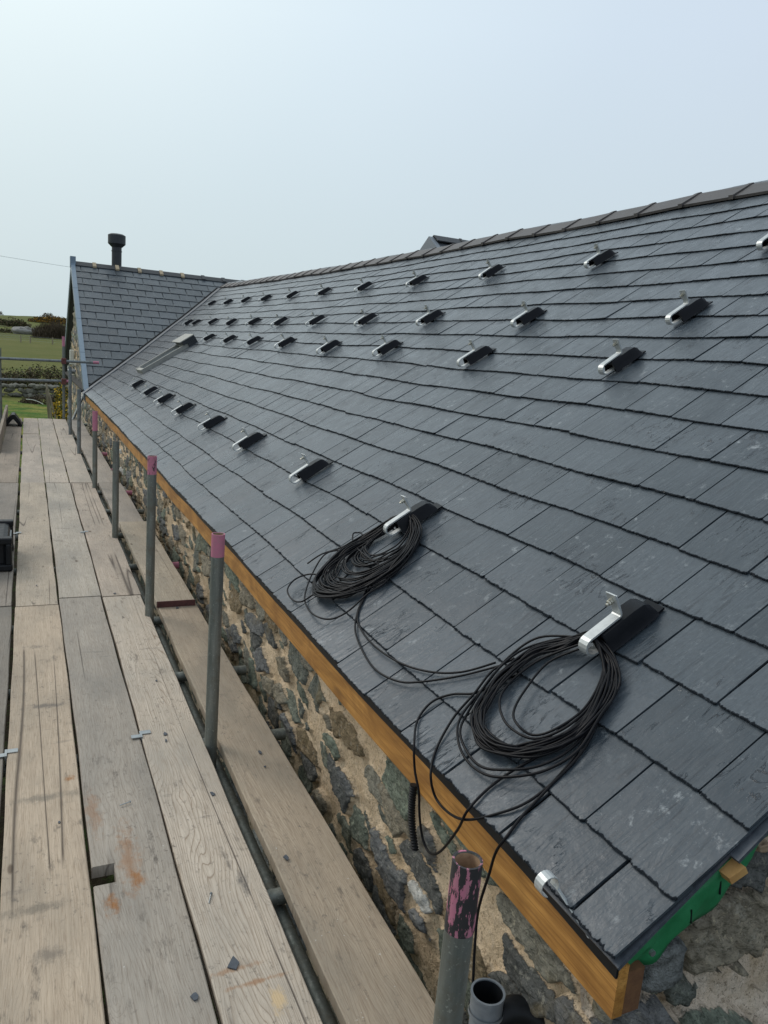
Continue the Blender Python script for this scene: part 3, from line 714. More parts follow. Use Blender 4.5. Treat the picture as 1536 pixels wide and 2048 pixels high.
mb = MB(); rr = random.Random(8)
nu = 170
for face_off in (0,):
    vs = []; fs = []
    for i in range(nu+1):
        u = .03 + 3.9*(i/nu)**1.5
        L = .066 + .026*math.sin(u*8+5.6) + .010*math.sin(u*23) + .006*math.sin(u*57) + .02*u
        L = max(.03, L)
        for j in range(7):
            t = j/6
            yy = .874 + .010*math.sin(u*14 + t*2)*t + .005*math.sin(u*41 + t*5)*t + .004*math.sin(u*67-t*3)*t + .020*t*t; p = RP(u, yy, -.028); vs.append((p.x, yy, p.z - L*t*1.15))
    for i in range(nu):
        for j in range(6): a_ = i*7+j; fs.append((a_, a_+7, a_+8, a_+1))
    mb.add(vs, fs)
mo = part(mb, 'green_membrane', M_green, barn, smooth=True)
sm = mo.modifiers.new('thick', 'SOLIDIFY'); sm.thickness = .0012
for u in (.20, .28):
    p = RP(u, .875, -.04); mb = MB(); mb.hexa([(p.x-.001,.8708,p.z-.052),(p.x+.002,.8708,p.z-.052),(p.x+.002,.8735,p.z-.052),(p.x-.001,.8735,p.z-.052)],[(p.x-.006,.8708,p.z-.022),(p.x-.003,.8708,p.z-.022),(p.x-.003,.8735,p.z-.022),(p.x-.006,.8735,p.z-.022)]); part(mb, 'print_mark', M_black, barn)
mb = MB(); p = RP(.075,.87,-.062); mb.tube((p.x,.872,p.z),(p.x,.866,p.z),.006,n=12); part(mb, 'clout_nail', M_zinc, barn)
for u, y_ in ((.27,.842), (.475,.858), (.68,.850), (.885,.858)):
    mb = MB(); mb.hexa([RP(u,y_+.006,-.047),RP(u+.038,y_,-.047),RP(u+.038,1.6,-.047),RP(u,1.6,-.047)], [RP(u,y_+.006,-.029),RP(u+.038,y_,-.029),RP(u+.038,1.6,-.029),RP(u,1.6,-.029)])
    part(mb, 'roof_batten', M_newwood, barn)
# undercloak slates under the verge
mb = MB()
for i in range(14):
    u = .0 + i*.30; d = rr.uniform(-.006, .010)
    for lay in (0, 1):
        n0 = -.006 - lay*.011
        mb.hexa([RP(u+.01*lay,Y0-.008-d+.02*lay,n0-.008),RP(u+.40,Y0+.002-d+.02*lay,n0-.006),RP(u+.40,1.1,n0-.006),RP(u+.01*lay,1.1,n0-.008)],
                [RP(u+.01*lay,Y0-.008-d+.02*lay,n0),RP(u+.40,Y0+.002-d+.02*lay,n0+.002),RP(u+.40,1.1,n0+.002),RP(u+.01*lay,1.1,n0)], )
part(mb, 'undercloak', M_chip, barn)
# rooflight
rl = empty('rooflight', (0,0,0), None, None); rl.parent = barn; rl.location = RP(1.3, 13.1) - barn.location
mb = MB(); ya, yb, ua, ub = 12.75, 13.45, .87, 1.72
def rbox(mb, u0, u1, y0, y1, n0, n1): mb.hexa([RP(u0,y0,n0),RP(u1,y0,n0),RP(u1,y1,n0),RP(u0,y1,n0)], [RP(u0,y0,n1),RP(u1,y0,n1),RP(u1,y1,n1),RP(u0,y1,n1)])
rbox(mb, ua, ub, ya, ya+.05, 0, .075); rbox(mb, ua, ub, yb-.05, yb, 0, .075); rbox(mb, ua, ua+.06, ya+.05, yb-.05, 0, .07); rbox(mb, ub-.06, ub, ya+.05, yb-.05, 0, .075)
part(mb, 'frame', M_rl, rl)
mb = MB(); rbox(mb, ua+.06, ub-.06, ya+.05, yb-.05, .02, .04); part(mb, 'pane', M_glass, rl)
mb = MB(); rbox(mb, ub-.06, ub+.16, ya-.02, yb+.03, .078, .135); rbox(mb, ub+.002, ub+.16, ya-.02, yb+.03, 0, .077); part(mb, 'hood', M_flue, rl); mb = MB(); rbox(mb, ub-.10, ub+.165, ya-.03, yb+.04, .1355, .15); part(mb, 'lid', M_rl, rl)
# lamp and small fitting on the wing gable
wl = MB(); wl.box(.95,1.06,20.9,21.06,-.78,-.42); part(wl, 'wall_light', M_white, barn, bevel=.02)
wl = MB(); wl.tube((.90,20.4,-.92),(1.05,20.4,-.92),.06,n=16); wl.tube((.88,20.4,-.92),(.90,20.4,-.92),.045,.06,n=16); part(wl, 'security_sensor', M_zinc, barn)
# ------------------------------------------------------------------ scaffold boards
def board(x0, x1, y0, y1, zt, col, m=None, label='', notch=None, rot=0., th=.038):
    cx, cy = (x0+x1)/2, (y0+y1)/2; mb = MB(); ny_ = max(6, int((y1-y0)/.12)); rr = random.Random(int(cx*977+cy*131))
    ph = rr.uniform(0, 6); L, Rr = [], []
    brk = [y0 + (y1-y0)*k/ny_ for k in range(ny_+1)]
    if notch: brk += [notch[0], notch[1]]; brk.sort()
    vs = []; fs = []; prev = None
    def xl(y): return x0 + .0022*math.sin(y*2.3+ph) + .0012*math.sin(y*9+ph)
    def xr(y): return x1 + .0022*math.sin(y*1.9+ph+2) + .0012*math.sin(y*8.1+ph)
    def ringv(y, xa):
        b_ = .003; X0, X1 = xa, xr(y); dz = .0025*math.sin(y*1.2+ph)
        return [(X0,y,zt-th+dz),(X1,y,zt-th+dz),(X1,y,zt-b_+dz),(X1-b_,y,zt+dz),(X0+b_,y,zt+dz),(X0,y,zt-b_+dz)]
    segs = []
    if notch: segs = [(y0, notch[0], 0), (notch[0], notch[1], notch[2]), (notch[1], y1, 0)]
    else: segs = [(y0, y1, 0)]
    for (sa, sb, inset) in segs:
        bs = [b_ for b_ in brk if sa-1e-6 <= b_ <= sb+1e-6]; vs = []; fs = []
        for b_ in bs: vs += ringv(b_, xl(b_) + inset)
        for k in range(len(bs)-1): fs += [(k*6+q, k*6+(q+1) % 6, k*6+6+(q+1) % 6, k*6+6+q) for q in range(6)]
        fs += [tuple(range(6)), tuple(range(len(vs)-6, len(vs)))]
        mb.add(vs, fs)
    o = mb.build('scaffold_board', m or M_wood, origin=(cx, cy, zt-th)); o.rotation_euler.z = rot; o.color = (*col, 1)
    tag(o, label, 'scaffold board', 'scaffold boards of the walkway'); return o
Z = -1.53
GREYB = (.42,.37,.31); WARM = (.55,.44,.325); PALE = (.61,.525,.425); GREY2 = (.43,.378,.315); MID = (.46,.39,.315)
B = board
B(-.085,.143,.40,4.53,Z,WARM,M_wood_b,'warm tan board at the near end, second lane from the left, with dark smudges')
B(.151,.379,.42,4.63,Z,GREY2,M_wood_a,'grey near board with rust stains and a square hole cut in its left edge', notch=(2.025,2.112,.062))
B(.388,.607,.38,4.62,Z,PALE,M_wood_c,'pale near board with bold grain beside the long gap, widest looking of the walkway')
B(-.325,-.100,.40,4.55,Z-.003,(.30,.265,.22),None,'dark near board cut off by the left edge of the photo')
B(.664,.886,.45,4.75,Z,(.465,.38,.285),None,'brown single board nearest the camera, lying alone between posts and wall', rot=-.0045)
B(-.082,.140,4.542,8.44,Z,(.52,.435,.335),None,'weathered board beyond the warm tan one, with short cross cracks')
B(.150,.380,4.642,8.44,Z,(.51,.45,.37),None,'grey board straight beyond the rust stained board')
B(.390,.612,4.632,8.44,Z,(.54,.45,.36),None,'board beyond the bold grained pale one, with a long central crack')
B(-.325,-.105,4.56,8.44,Z-.003,(.31,.27,.225),None,'dark board under the black radio at the left edge')
B(.662,.885,4.36,6.42,Z+.040,(.48,.405,.31),None,'board overlapping on top of the single board, with a red nail plate on its end')
B(.665,.884,6.405,8.42,Z,(.44,.385,.325),None,'short board by the wall beyond the overlapping one')
B(.655,.872,8.43,12.50,Z,(.45,.395,.335),None,'far board by the wall, second last of the single lane')
B(.65,.862,12.51,14.80,Z,(.42,.375,.325),None,'last board by the wall, at the far end of the single lane')
xs4 = [(-.325,-.105),(-.082,.140),(.148,.376),(.386,.606)]
nm = ['left edge lane','second lane','third lane','fourth lane, next to the posts']
for k, (a_, b_) in enumerate(xs4):
    c_ = [(.36,.295,.23),(.55,.465,.38),(.57,.49,.40),(.57,.49,.40)][k]
    B(a_,b_,8.452,12.55,Z-(.003 if k == 0 else 0),c_,None,'far board of the walkway, third along the ' + nm[k])
    B(a_,b_,12.562,14.83,Z-(.003 if k == 0 else 0),tuple(q*.97 for q in c_),None,'last board at the far end of the ' + nm[k])
bo = MB(); bo.box(-.36,-.325,10.6,14.8,-1.53,-1.31); o = bo.build('toe_board', M_wood, origin=(-.34,12.7,-1.53)); o.color = (.36,.30,.23,1); tag(o, 'toe board standing on edge at the far left side of the walkway', 'toe board')
np_ = MB(); np_.box(.664,.883,4.352,4.358,Z+.003,Z+.039)
npo = np_.build('nail_plate', simple('red_nail_plate_material', (.13,.05,.05), (.08,.035,.035), 40, .6, .3), origin=(.75,4.355,Z))
for o in bpy.data.objects:
    if o.name.startswith('scaffold_board') and o.get('label','').startswith('board overlapping'):
        npo.parent = o; npo.location = Vector((.75,4.355,Z)) - o.location
# ------------------------------------------------------------------ scaffold posts
def post(x, y, zt, label, tip=None, r=.02415, n=32, lean=(0, 0), tipl=.11, light=False):
    t = empty('scaffold_post', (x, y, GZ), label, 'scaffold post', 'scaffold posts')
    bx, by = x - lean[0], y - lean[1]
    mb = MB(); mb.tube((bx, by, GZ), (x, y, zt), r, n=n, inner=r-.0035, depth=.25); mb.build('tube', M_tubel if light else M_tube, t, smooth=True, auto=40)
    mb = MB(); mb.tube((x, y, zt-.24), (x, y, zt-.002), r-.0039, n=n, caps=False); mb.build('bore', M_rustin, t, smooth=True)
    if tip:
        d = (Vector((x, y, zt)) - Vector((bx, by, GZ))).normalized(); e_ = Vector((x, y, zt)); s_ = e_ - d*tipl
        mb = MB(); mb.tube(s_, e_ + d*.0006, r+.0006, n=n, inner=r-.0030, depth=.004, caps=False); mb.f = [f for f in mb.f if len(f) == 4]; mb.a = mb.a[:len(mb.f)]
        mb.build('painted_end', tip, t, smooth=True, auto=40)
    return t
post(.629,.905,-.776,'nearest scaffold post with flaking pink paint and an open rusty top', M_pinkf, lean=(.03,.0), tipl=.125, n=48)
post(.629,2.72,-.683,'grey green post with a bright pink tip, second from the camera', M_pink, tipl=.085)
post(.607,4.25,-.621,'third post from the camera, with a worn pink and black tip', pink_mat('worn_pink_material', .40, .46), tipl=.10)
post(.598,6.06,-.776,'fourth post from the camera, plain grey with no paint')
post(.605,8.18,-.749,'fifth post from the camera, with a long dull pink tip', pink_mat('dull_pink_material', .34, .42), tipl=.20)
post(.590,10.6,-.70,'sixth post from the camera, pale plain tube in front of the fascia corner', light=True)
post(.575,12.6,-.50,'seventh post from the camera, plain tube beside the corner post', light=True)
pc = post(.575,14.9,-.076,'tall corner post with a pink tip, carrying the end guard rails', M_pink, tipl=.17)
for z_ in (-.50, -.86):
    mb = MB(); mb.box(.535,.615,14.80,14.94,z_-.05,z_+.05); mb.tube((.575,14.79,z_+.03),(.575,14.78,z_+.03),.015,n=8)
    mb.build('coupler', simple('rusty_coupler_material', (.17,.05,.04), (.09,.04,.035), 50, .75), pc, bevel=.012)
pl = post(-.44,14.9,-.35,'far left corner post of the scaffold at the photo edge', None)
pl2 = None
for z_, x1_, lb in ((-.50, 1.16, 'upper end guard rail with a pink tip past the blue verge'), (-.86, .68, 'lower end guard rail across the walkway end')):
    t = empty('guard_rail', (-.5, 14.85, z_), lb, 'guard rail', 'end guard rails')
    mb = MB(); mb.tube((-.75,14.84,z_-.03),(x1_,14.84,z_+.01),.02415,n=20); mb.build('tube', M_tubel, t, smooth=True, auto=40)
    mb = MB(); mb.tube((x1_-.10,14.84,z_+.008),(x1_+.001,14.84,z_+.0101),.0249,n=20); mb.build('painted_end', M_pink, t, smooth=True, auto=40)
for z_, ye, lb in ((-.55, 14.9, 'upper side rail running to the far left corner'), (-.93, 14.9, 'lower side rail running to the far left corner')):
    t = empty('guard_rail', (-.46, 14, z_), lb, 'guard rail', 'side guard rails')
    mb = MB(); mb.tube((-.465,11.0,z_),(-.465,15.1,z_),.02415,n=20); mb.build('tube', M_tubel, t, smooth=True, auto=40)
# brace
t = MB(); t.tube((.62,14.7,-1.75),(1.02,16.4,-1.15),.024,n=16); o = t.build('scaffold_brace', M_tubel, smooth=True, auto=40, origin=(.62,14.7,-1.75)); tag(o, 'short diagonal tube behind the corner post near the gable', 'scaffold brace')
# transoms under the boards
TL = [(1.9,.72,0),(2.85,.968,0),(3.51,.975,0),(4.33,.90,0),(5.44,.975,1),(6.38,.90,0),(7.3,.97,0),(8.21,.972,1),(9.65,.97,1),(11.0,.97,1),(12.7,.95,0),(14.6,.95,0)]
ordn = ['first','second','third','fourth','fifth','sixth','seventh','eighth','ninth','tenth','eleventh','twelfth']
for k, (y, xe_, pk) in enumerate(TL):
    t = empty('transom_tube', (.3, y, -1.594), ('pink ended' if pk else 'plain grey') + ' cross tube under the boards, ' + ordn[k] + ' from the camera', 'scaffold tube', 'cross tubes under the walkway')
    dy = random.uniform(-.02, .02)
    mb = MB(); mb.tube((-.7,y-dy,-1.5935),(xe_,y+dy,-1.5935),.02415,n=18); mb.build('tube', M_tube, t, smooth=True, auto=40)
    if pk: mb = MB(); mb.tube((xe_-.09,y+dy*.9,-1.5935),(xe_+.001,y+dy,-1.5935),.0249,n=18); mb.build('painted_end', M_pink, t, smooth=True, auto=40)
t = MB(); t.tube((.66,.4,-1.645),(.66,14.95,-1.645),.024,n=16); o = t.build('ledger_tube', M_tube, smooth=True, auto=40, origin=(.66,.4,-1.645)); tag(o, 'long ledger tube running below the gap beside the posts', 'scaffold tube')
t = MB(); t.tube((-.46,.4,-1.645),(-.46,14.95,-1.645),.024,n=16); o = t.build('ledger_tube', M_tube, smooth=True, auto=40, origin=(-.46,.4,-1.645)); tag(o, 'long ledger tube under the left edge of the walkway', 'scaffold tube')
# board clips
def clip(x, y, label, w=.038, two=True):
    t = MB()
    t.box(x-w, x-.004, y-.020, y+.004, Z+.0035, Z+.0062)
    if two: t.box(x+.004, x+w, y+.004, y+.030, Z+.0035, Z+.0062)
    t.box(x-.0038, x+.0038, y-.02, y+.03, Z-.03, Z+.0065)
    o = t.build('board_clip', M_zinc, origin=(x, y, Z+.003)); tag(o, label, 'board clip', 'metal clips between boards')
    return o
clip(.385, 2.86, 'pair of flat zinc tabs clipping the grey and pale near boards together')
o = clip(-.092, 2.85, 'long rust edged clip at the left edge near board', w=.04)
clip(.385, 6.25, 'small clip at the gap halfway along the walkway', w=.03)
clip(-.093, 6.26, 'small clip beside the black radio', w=.03)
# slate chips and nails on the boards
CH = [(.562,2.375,.013,'on the pale board near the gap'),(.702,1.968,.012,'on the single board, nearest one'),(.342,1.547,.013,'on the grey board at the bottom of the photo'),
      (.452,1.611,.022,'biggest one, on the pale board near the bottom'),(.793,2.599,.012,'on the single board, farther one'),(.474,2.842,.012,'round one beside the metal clip'),(.470,2.79,.010,'thin one below the metal clip'),
      (.783,2.495,.006,'tiny one on the single board'),(.071,2.362,.006,'tiny one on the warm board'),(.461,4.66,.012,'at the board joint near the third post'),(.776,4.325,.016,'beside the red nail plate'),(.515,3.35,.008,'mid way along the pale board'),(.03,4.9,.009,'on the weathered board left of the joint')]
for k, (x, y, s_, lb) in enumerate(CH):
    s_ *= .8
    rr = random.Random(k+40); n = rr.randint(4, 6); an = sorted(rr.uniform(0, 6.28) for _ in range(n)); an = [6.28*i/n + rr.uniform(-.35, .35) for i in range(n)]
    zz = Z + (.043 if lb.startswith('beside the red') and False else .0032)
    pt = [(x + math.cos(q)*s_*rr.uniform(.5, 1.1), y + math.sin(q)*s_*rr.uniform(.9, 1.8)) for q in an]
    t = MB(); t.add([(a_, b_, zz) for a_, b_ in pt] + [(a_, b_, zz+.003) for a_, b_ in pt], [tuple(reversed(range(n))), tuple(range(n, 2*n))] + [(i, (i+1) % n, n+(i+1) % n, n+i) for i in range(n)])
    o = t.build('slate_chip', M_chip, origin=(x, y, zz)); tag(o, 'dark slate chip ' + lb, 'slate chip', 'slate chips on the boards')
for x, y, a_, lb in ((.275,2.403,.3,'short bright nail lying on the grey board'), (.445,1.866,1.2,'short bright nail lying on the pale board')):
    t = MB(); t.path([(x-.018*math.cos(a_),y-.018*math.sin(a_),Z+.005),(x+.018*math.cos(a_),y+.018*math.sin(a_),Z+.006)], .0017, 8); t.tube((x+.018*math.cos(a_),y+.018*math.sin(a_),Z+.006),(x+.0195*math.cos(a_),y+.0195*math.sin(a_),Z+.006),.0045,n=10)
    o = t.build('nail', M_zinc, origin=(x, y, Z)); tag(o, lb, 'nail', 'loose nails')
# radio / tool box at the left edge
rd = empty('site_radio', (-.24, 5.6, Z), 'black rugged radio with a grey rounded trim, cut off by the left edge', 'radio')
mb = MB(); mb.box(-.42,-.125,5.36,5.86,Z+.03,Z+.27); mb.build('body', M_black, rd, bevel=.035)
mb = MB()
for (a_, b_) in ((5.33,5.40),(5.82,5.89)):
    mb = MB(); mb.box(-.44,-.105,a_,b_,Z+.004,Z+.06); mb.box(-.44,-.105,a_,b_,Z+.23,Z+.285); mb.box(-.145,-.108,a_,b_,Z+.055,Z+.235); mb.build('bumper', M_black, rd, bevel=.012)
mb = MB(); q = [(-.1205, 5.47+.0, Z+.07), (-.1205,5.72,Z+.07), (-.1205,5.72,Z+.20), (-.1205,5.47,Z+.20)]
cc = []
for (cy_, cz_, a0) in ((5.50,.085,math.pi),(5.72,.085,1.5*math.pi),(5.72,.20,0),(5.50,.20,.5*math.pi)):
    for s_ in range(5):
        an = a0 + s_*math.pi/8; cc.append((-.121, cy_+.03*math.cos(an), Z+cz_+.03*math.sin(an)))
mb.path(cc, .006, 6, closed=True); mb.build('trim_ring', M_grey, rd)
mb = MB(); mb.path(spline([(-.30,5.38,Z+.27),(-.30,5.40,Z+.31),(-.30,5.5,Z+.325),(-.30,5.72,Z+.325),(-.30,5.82,Z+.31),(-.30,5.84,Z+.27)]), .012, 8); mb.build('handle', M_black, rd); rd.scale = (1, 1, .78); rd.location.y -= .10
# loose ridge tile standing at far left
rt = MB(); prof = [(-.135,0),(-.095,0),(0,.115),(.095,0),(.135,0),(.10,.075),(.022,.185),(-.022,.185),(-.10,.075)]
vs = [(-.225+a_, 13.45, Z+.002+b_) for a_, b_ in prof] + [(-.225+a_, 13.85, Z+.002+b_) for a_, b_ in prof]; n = len(prof)
rt.add(vs, [(0,1,2,7,8),(2,3,4,5,6),(2,6,7)] + [(n+7,n+2,n+1,n,n+8),(n+6,n+5,n+4,n+3,n+2),(n+7,n+6,n+2)] + [(i, (i+1) % n, n+(i+1) % n, n+i) for i in range(n)])
o = rt.build('ridge_tile', M_black, origin=(-.225,13.65,Z), bevel=.006); tag(o, 'black angled ridge tile standing on the far end boards', 'ridge tile')
# ------------------------------------------------------------------ roof hooks
def make_hook():
    t = empty('roof_hook', (0,0,0), 'x', 'roof hook')
    P = lambda u, n, y=0.: Vector((u*CT - n*ST, y, u*ST + n*CT))
    path = [P(.16,.020), P(.06,.020), P(.004,.020)]
    for k in range(9):
        an = -math.pi/2 - math.pi*k/8; path.append(P(.004 + .024*math.cos(an), .044 + .024*math.sin(an)))
    path += [P(.04,.068), P(.108,.068), P(.114,.070), P(.117,.076)]
    path += [P(.119,.10), P(.121,.132)]
    mb = MB(); mb.strip(path, (0,1,0), .032, .0055); mb.build('bracket', M_hook, t)
    mb = MB(); mb.strip([P(.1145,.094), P(.1165,.138)], (0,1,0), .036, .003); mb.build('slotted_plate', M_hook, t)
    mb = MB(); mb.tube(P(.128,.118), P(.092,.116), .0042, n=10); mb.tube(P(.114,.117), P(.106,.117), .0085, n=6); mb.tube(P(.104,.117), P(.099,.117), .0078, n=6)
    mb.build('bolt', M_bolt, t)
    # hood: tapering black housing with a flared skirt and an open mouth
    secs = [(.030,.078,.050,.030),(.034,.080,.056,.032),(.10,.076,.060,.032),(.135,.072,.056,.031),(.185,.062,.040,.030),(.232,.016,.012,.030)]
    secs = [(.034,.046,.033),(.039,.050,.034),(.09,.051,.035),(.15,.051,.035),(.185,.048,.035),(.202,.036,.034),(.214,.012,.031)]
    vs = []; fs = []; m = 8
    for (u, h, w) in secs:
        for (a_, b_) in ((-1.22,.004),(-1.12,.10),(-1.0,.55),(-.72,1.),(.72,1.),(1.0,.55),(1.12,.10),(1.22,.004)):
            vs.append(P(u, .012 + h*b_, w*a_))
    ns = len(secs)
    for i in range(ns-1): fs += [(i*m+k, i*m+k+1, (i+1)*m+k+1, (i+1)*m+k) for k in range(m-1)]
    fs.append(tuple(range((ns-1)*m, ns*m)))
    # recessed mouth
    o = len(vs)
    for (a_, b_) in ((-.92,.02),(-.85,.2),(-.8,.55),(-.6,.88),(.6,.88),(.8,.55),(.85,.2),(.92,.02)): vs.append(P(.035, .012 + .042*b_, .031*a_))
    for (a_, b_) in ((-.85,.05),(-.8,.2),(-.75,.5),(-.55,.75),(.55,.75),(.75,.5),(.8,.2),(.85,.05)): vs.append(P(.10, .012 + .042*b_, .031*a_))
    fs += [(k, k+1, o+k+1, o+k) for k in range(m-1)] + [(o+k, o+k+1, o+m+k+1, o+m+k) for k in range(m-1)] + [tuple(range(o+m, o+2*m))]
    mb = MB(); mb.add(vs, fs); mb.build('hood', M_lead, t, smooth=True, auto=35)
    mb = MB(); lo = [P(.200,.010,-.034), P(.240,.006,-.030), P(.243,.006,.036), P(.200,.010,.036)]; hi = [p + RNn*.006 for p in lo]; mb.hexa(lo, hi); mb.build('lead_tail', M_lead, t)
    return t
HK = {'A':[(3.19,1.62),(3.107,3.008),(3.108,4.405),(3.123,5.812),(3.115,7.21),(3.138,8.635),(3.137,10.015),(3.150,11.45),(3.150,12.9),(3.14,14.2),(3.14,15.6),(3.14,17.1)],
'B':[(2.303,2.881),(2.288,4.198),(2.299,5.558),(2.309,6.876),(2.308,8.299),(2.33,9.729),(2.341,11.066),(2.34,12.45),(2.36,13.9),(2.36,15.4),(2.36,16.2)],
'C':[(1.823,2.848),(1.801,4.128),(1.827,5.481),(1.806,6.712),(1.825,8.107),(1.827,9.448),(1.832,10.744),(1.85,12.15)],
'D':[(.514,1.484),(.529,2.762),(.513,4.011),(.509,5.329),(.501,6.548),(.5,7.891),(.495,9.075),(.503,10.279),(.518,11.674)]}
HK['A'] = HK['A'][1:]; HK['A'].insert(0, (3.12, 1.60))
rown = {'A':'row nearest the ridge','B':'second row below ridge','C':'third row below ridge','D':'lowest row near eaves'}
hk0 = make_hook(); first = True
for rw, lst in HK.items():
    for k, (u, y) in enumerate(lst):
        o = hk0 if first else copy_tree(hk0); first = False
        rr = random.Random(k*7+ord(rw)); o.location = RP(u, y, .012); o.rotation_euler = (rr.uniform(-.02,.02), rr.uniform(-.03,.03), rr.uniform(-.06, .06)); 
        if rw == 'D' and k == 0: lb = 'galvanised roof hook with black hood holding the nearest cable coil'
        elif rw == 'D' and k == 1: lb = 'galvanised roof hook with black hood holding the tangled farther cable coil'
        else: lb = 'steel roof hook with black hood, ' + ordn[k] + ' from the right, ' + rown[rw]
        tag(o, lb, 'roof hook', 'solar roof hooks on the slates')
# ------------------------------------------------------------------ cables
CR = .0034
def loops(name, base, n, spread, label, extra=(), seed=1, hook=(.53,1.5), zspread=.03, extra3=()):
    rr = random.Random(seed); mb = MB()
    for k in range(n):
        s_ = rr.uniform(-1, 1)*spread; dd = rr.uniform(-.3, .3); mcen = np.mean(base, 0); pts = []
        for (u, y) in base:
            near = max(0., 1 - math.hypot(u-hook[0], y-hook[1])/.09); a_ = (u-mcen[0], y-mcen[1]); L = math.hypot(*a_); f = (L + s_*(1-near))/L
            ang = .03*dd*(1-near)
            du, dy = a_[0]*f, a_[1]*f
            pts.append((mcen[0]+du + rr.gauss(0, spread*.18), mcen[1]+dy + ang + rr.gauss(0, spread*.18), .024 + CR + rr.uniform(0, zspread)*(.55+.45*near) + .022*near))
        P3 = [RP(u, y, h) for u, y, h in pts]
        mb.path(spline(P3, 7, True), CR, 8, True)
    for (cl, lst) in extra:
        P3 = [RP(u, y, .024 + CR + rr.uniform(.0, .014) + (.03*max(0, 1-math.hypot(u-hook[0], y-hook[1])/.09))) for u, y in lst]
        mb.path(spline(P3, 7, cl), CR, 8, cl)
    for lst in extra3: mb.path(spline(lst, 7), CR, 8)
    o = mb.build(name, M_cable, origin=RP(*hook, .02), smooth=True); tag(o, label, 'cable coil', 'cable coils hung on roof hooks'); return o
MAIN = [(.538,1.508),(.494,1.578),(.419,1.629),(.304,1.628),(.215,1.595),(.168,1.558),(.139,1.484),(.15,1.406),(.198,1.344),(.267,1.307),(.341,1.305),(.428,1.338),(.502,1.401),(.535,1.467)]
IN1 = [(.505,1.503),(.421,1.558),(.315,1.53),(.245,1.487),(.221,1.434),(.229,1.385),(.274,1.346),(.36,1.338),(.453,1.377),(.511,1.429),(.528,1.478)]
IN2 = [(.513,1.513),(.416,1.588),(.319,1.595),(.249,1.556),(.21,1.483),(.21,1.406),(.236,1.361),(.3,1.328),(.379,1.336),(.455,1.373),(.513,1.437),(.534,1.491)]
OUT1 = [(.537,1.542),(.472,1.661),(.373,1.687),(.262,1.645),(.143,1.598),(.089,1.532),(.068,1.456),(.078,1.376),(.12,1.309),(.182,1.267),(.265,1.249),(.366,1.285),(.439,1.313),(.484,1.338),(.533,1.413),(.548,1.478)]
OUT2 = [(.539,1.545),(.48,1.635),(.397,1.672),(.288,1.649),(.171,1.607),(.11,1.555),(.084,1.482),(.083,1.413),(.115,1.349),(.174,1.299),(.254,1.277),(.354,1.294),(.444,1.324),(.506,1.373),(.547,1.446),(.55,1.486)]
L1 = [(1.218,1.60,-.82),(1.175,1.646,-.861),(1.117,1.661,-.892),(1.078,1.72,-.918),(1.031,1.749,-.950),(.976,1.722,-.986),(.925,1.637,-1.007),(.92,1.612,-1.066),(.92,1.58,-1.111),(.925,1.573,-1.177),(.93,1.553,-1.234),(.93,1.511,-1.247),(.925,1.452,-1.201),(.915,1.371,-1.085),(.920,1.345,-1.018),(.981,1.356,-.978),(1.048,1.347,-.933),(1.116,1.323,-.888),(1.16,1.302,-.859),(1.21,1.311,-.825)]
L2 = [(1.235,1.66,-.80),(1.184,1.686,-.843),(1.110,1.657,-.892),(1.037,1.633,-.941),(.960,1.579,-.993),(.915,1.52,-1.026),(.925,1.5,-1.082),(.92,1.42,-1.075),(.92,1.344,-1.043),(.953,1.283,-.997),(1.014,1.249,-.956),(1.10,1.246,-.899),(1.174,1.264,-.850),(1.254,1.313,-.797),(1.318,1.356,-.754)]
L3 = [(1.318,1.40,-.755),(1.283,1.353,-.778),(1.158,1.269,-.861),(1.061,1.242,-.925),(.990,1.23,-.972),(.938,1.214,-1.007),(.925,1.227,-1.05),(.925,1.242,-1.116),(.92,1.259,-1.218),(.91,1.243,-1.296),(.9,1.219,-1.375),(.895,1.199,-1.45)]
lp = loops('cable_coil', MAIN, 15, .020, 'neat round coil of thin black cable hung on the nearest roof hook', extra=((True, IN1), (True, IN2), (True, OUT1), (True, OUT2)), seed=3, hook=(.535,1.49), extra3=(L1, L2))
C2m = [(.629,2.739),(.576,2.616),(.444,2.517),(.331,2.505),(.202,2.559),(.145,2.666),(.16,2.782),(.227,2.837),(.346,2.877),(.481,2.855),(.575,2.811)]
C2a = [(.363,2.913),(.281,2.965),(.18,2.9),(.087,2.763),(.058,2.646),(.06,2.539),(.092,2.478),(.154,2.452),(.253,2.45),(.337,2.465),(.444,2.517),(.542,2.567),(.589,2.639),(.622,2.757),(.553,2.824),(.459,2.868)]
C2b = [(.313,2.818),(.23,2.73),(.20,2.76),(.195,2.83),(.165,2.907),(.106,2.928),(.052,2.882),(.04,2.804),(.059,2.731),(.115,2.702),(.209,2.690),(.294,2.70)]
C2c = [(.377,2.593),(.379,2.753),(.395,2.899),(.43,2.975),(.452,2.977),(.455,2.935),(.434,2.866),(.398,2.799),(.378,2.671),(.402,2.591)]
C2d = [(.196,3.002),(.267,2.982),(.344,2.944),(.41,2.909),(.511,2.873),(.601,2.82)]
mc = np.array(C2m); 
inner = [ (False, None) ]
ex = [(True, C2a), (False, C2b), (False, C2c), (False, C2d)]
rr = random.Random(9)
for k in range(18):     # sagging inner turns, longer on some sides
    f = rr.uniform(.45, .95); hook = np.array((.60, 2.76)); off = np.array((rr.uniform(-.01,.03), rr.uniform(-.02,.03)))
    ex.append((True, [tuple(hook + (p-hook)*f*(1 if k % 3 else .9) + off*(1-f)) for p in mc]))
loops('cable_coil', C2m, 18, .030, 'tangled oval coil of thin black cable hung on the second roof hook', extra=ex, seed=12, hook=(.60,2.76), zspread=.045)
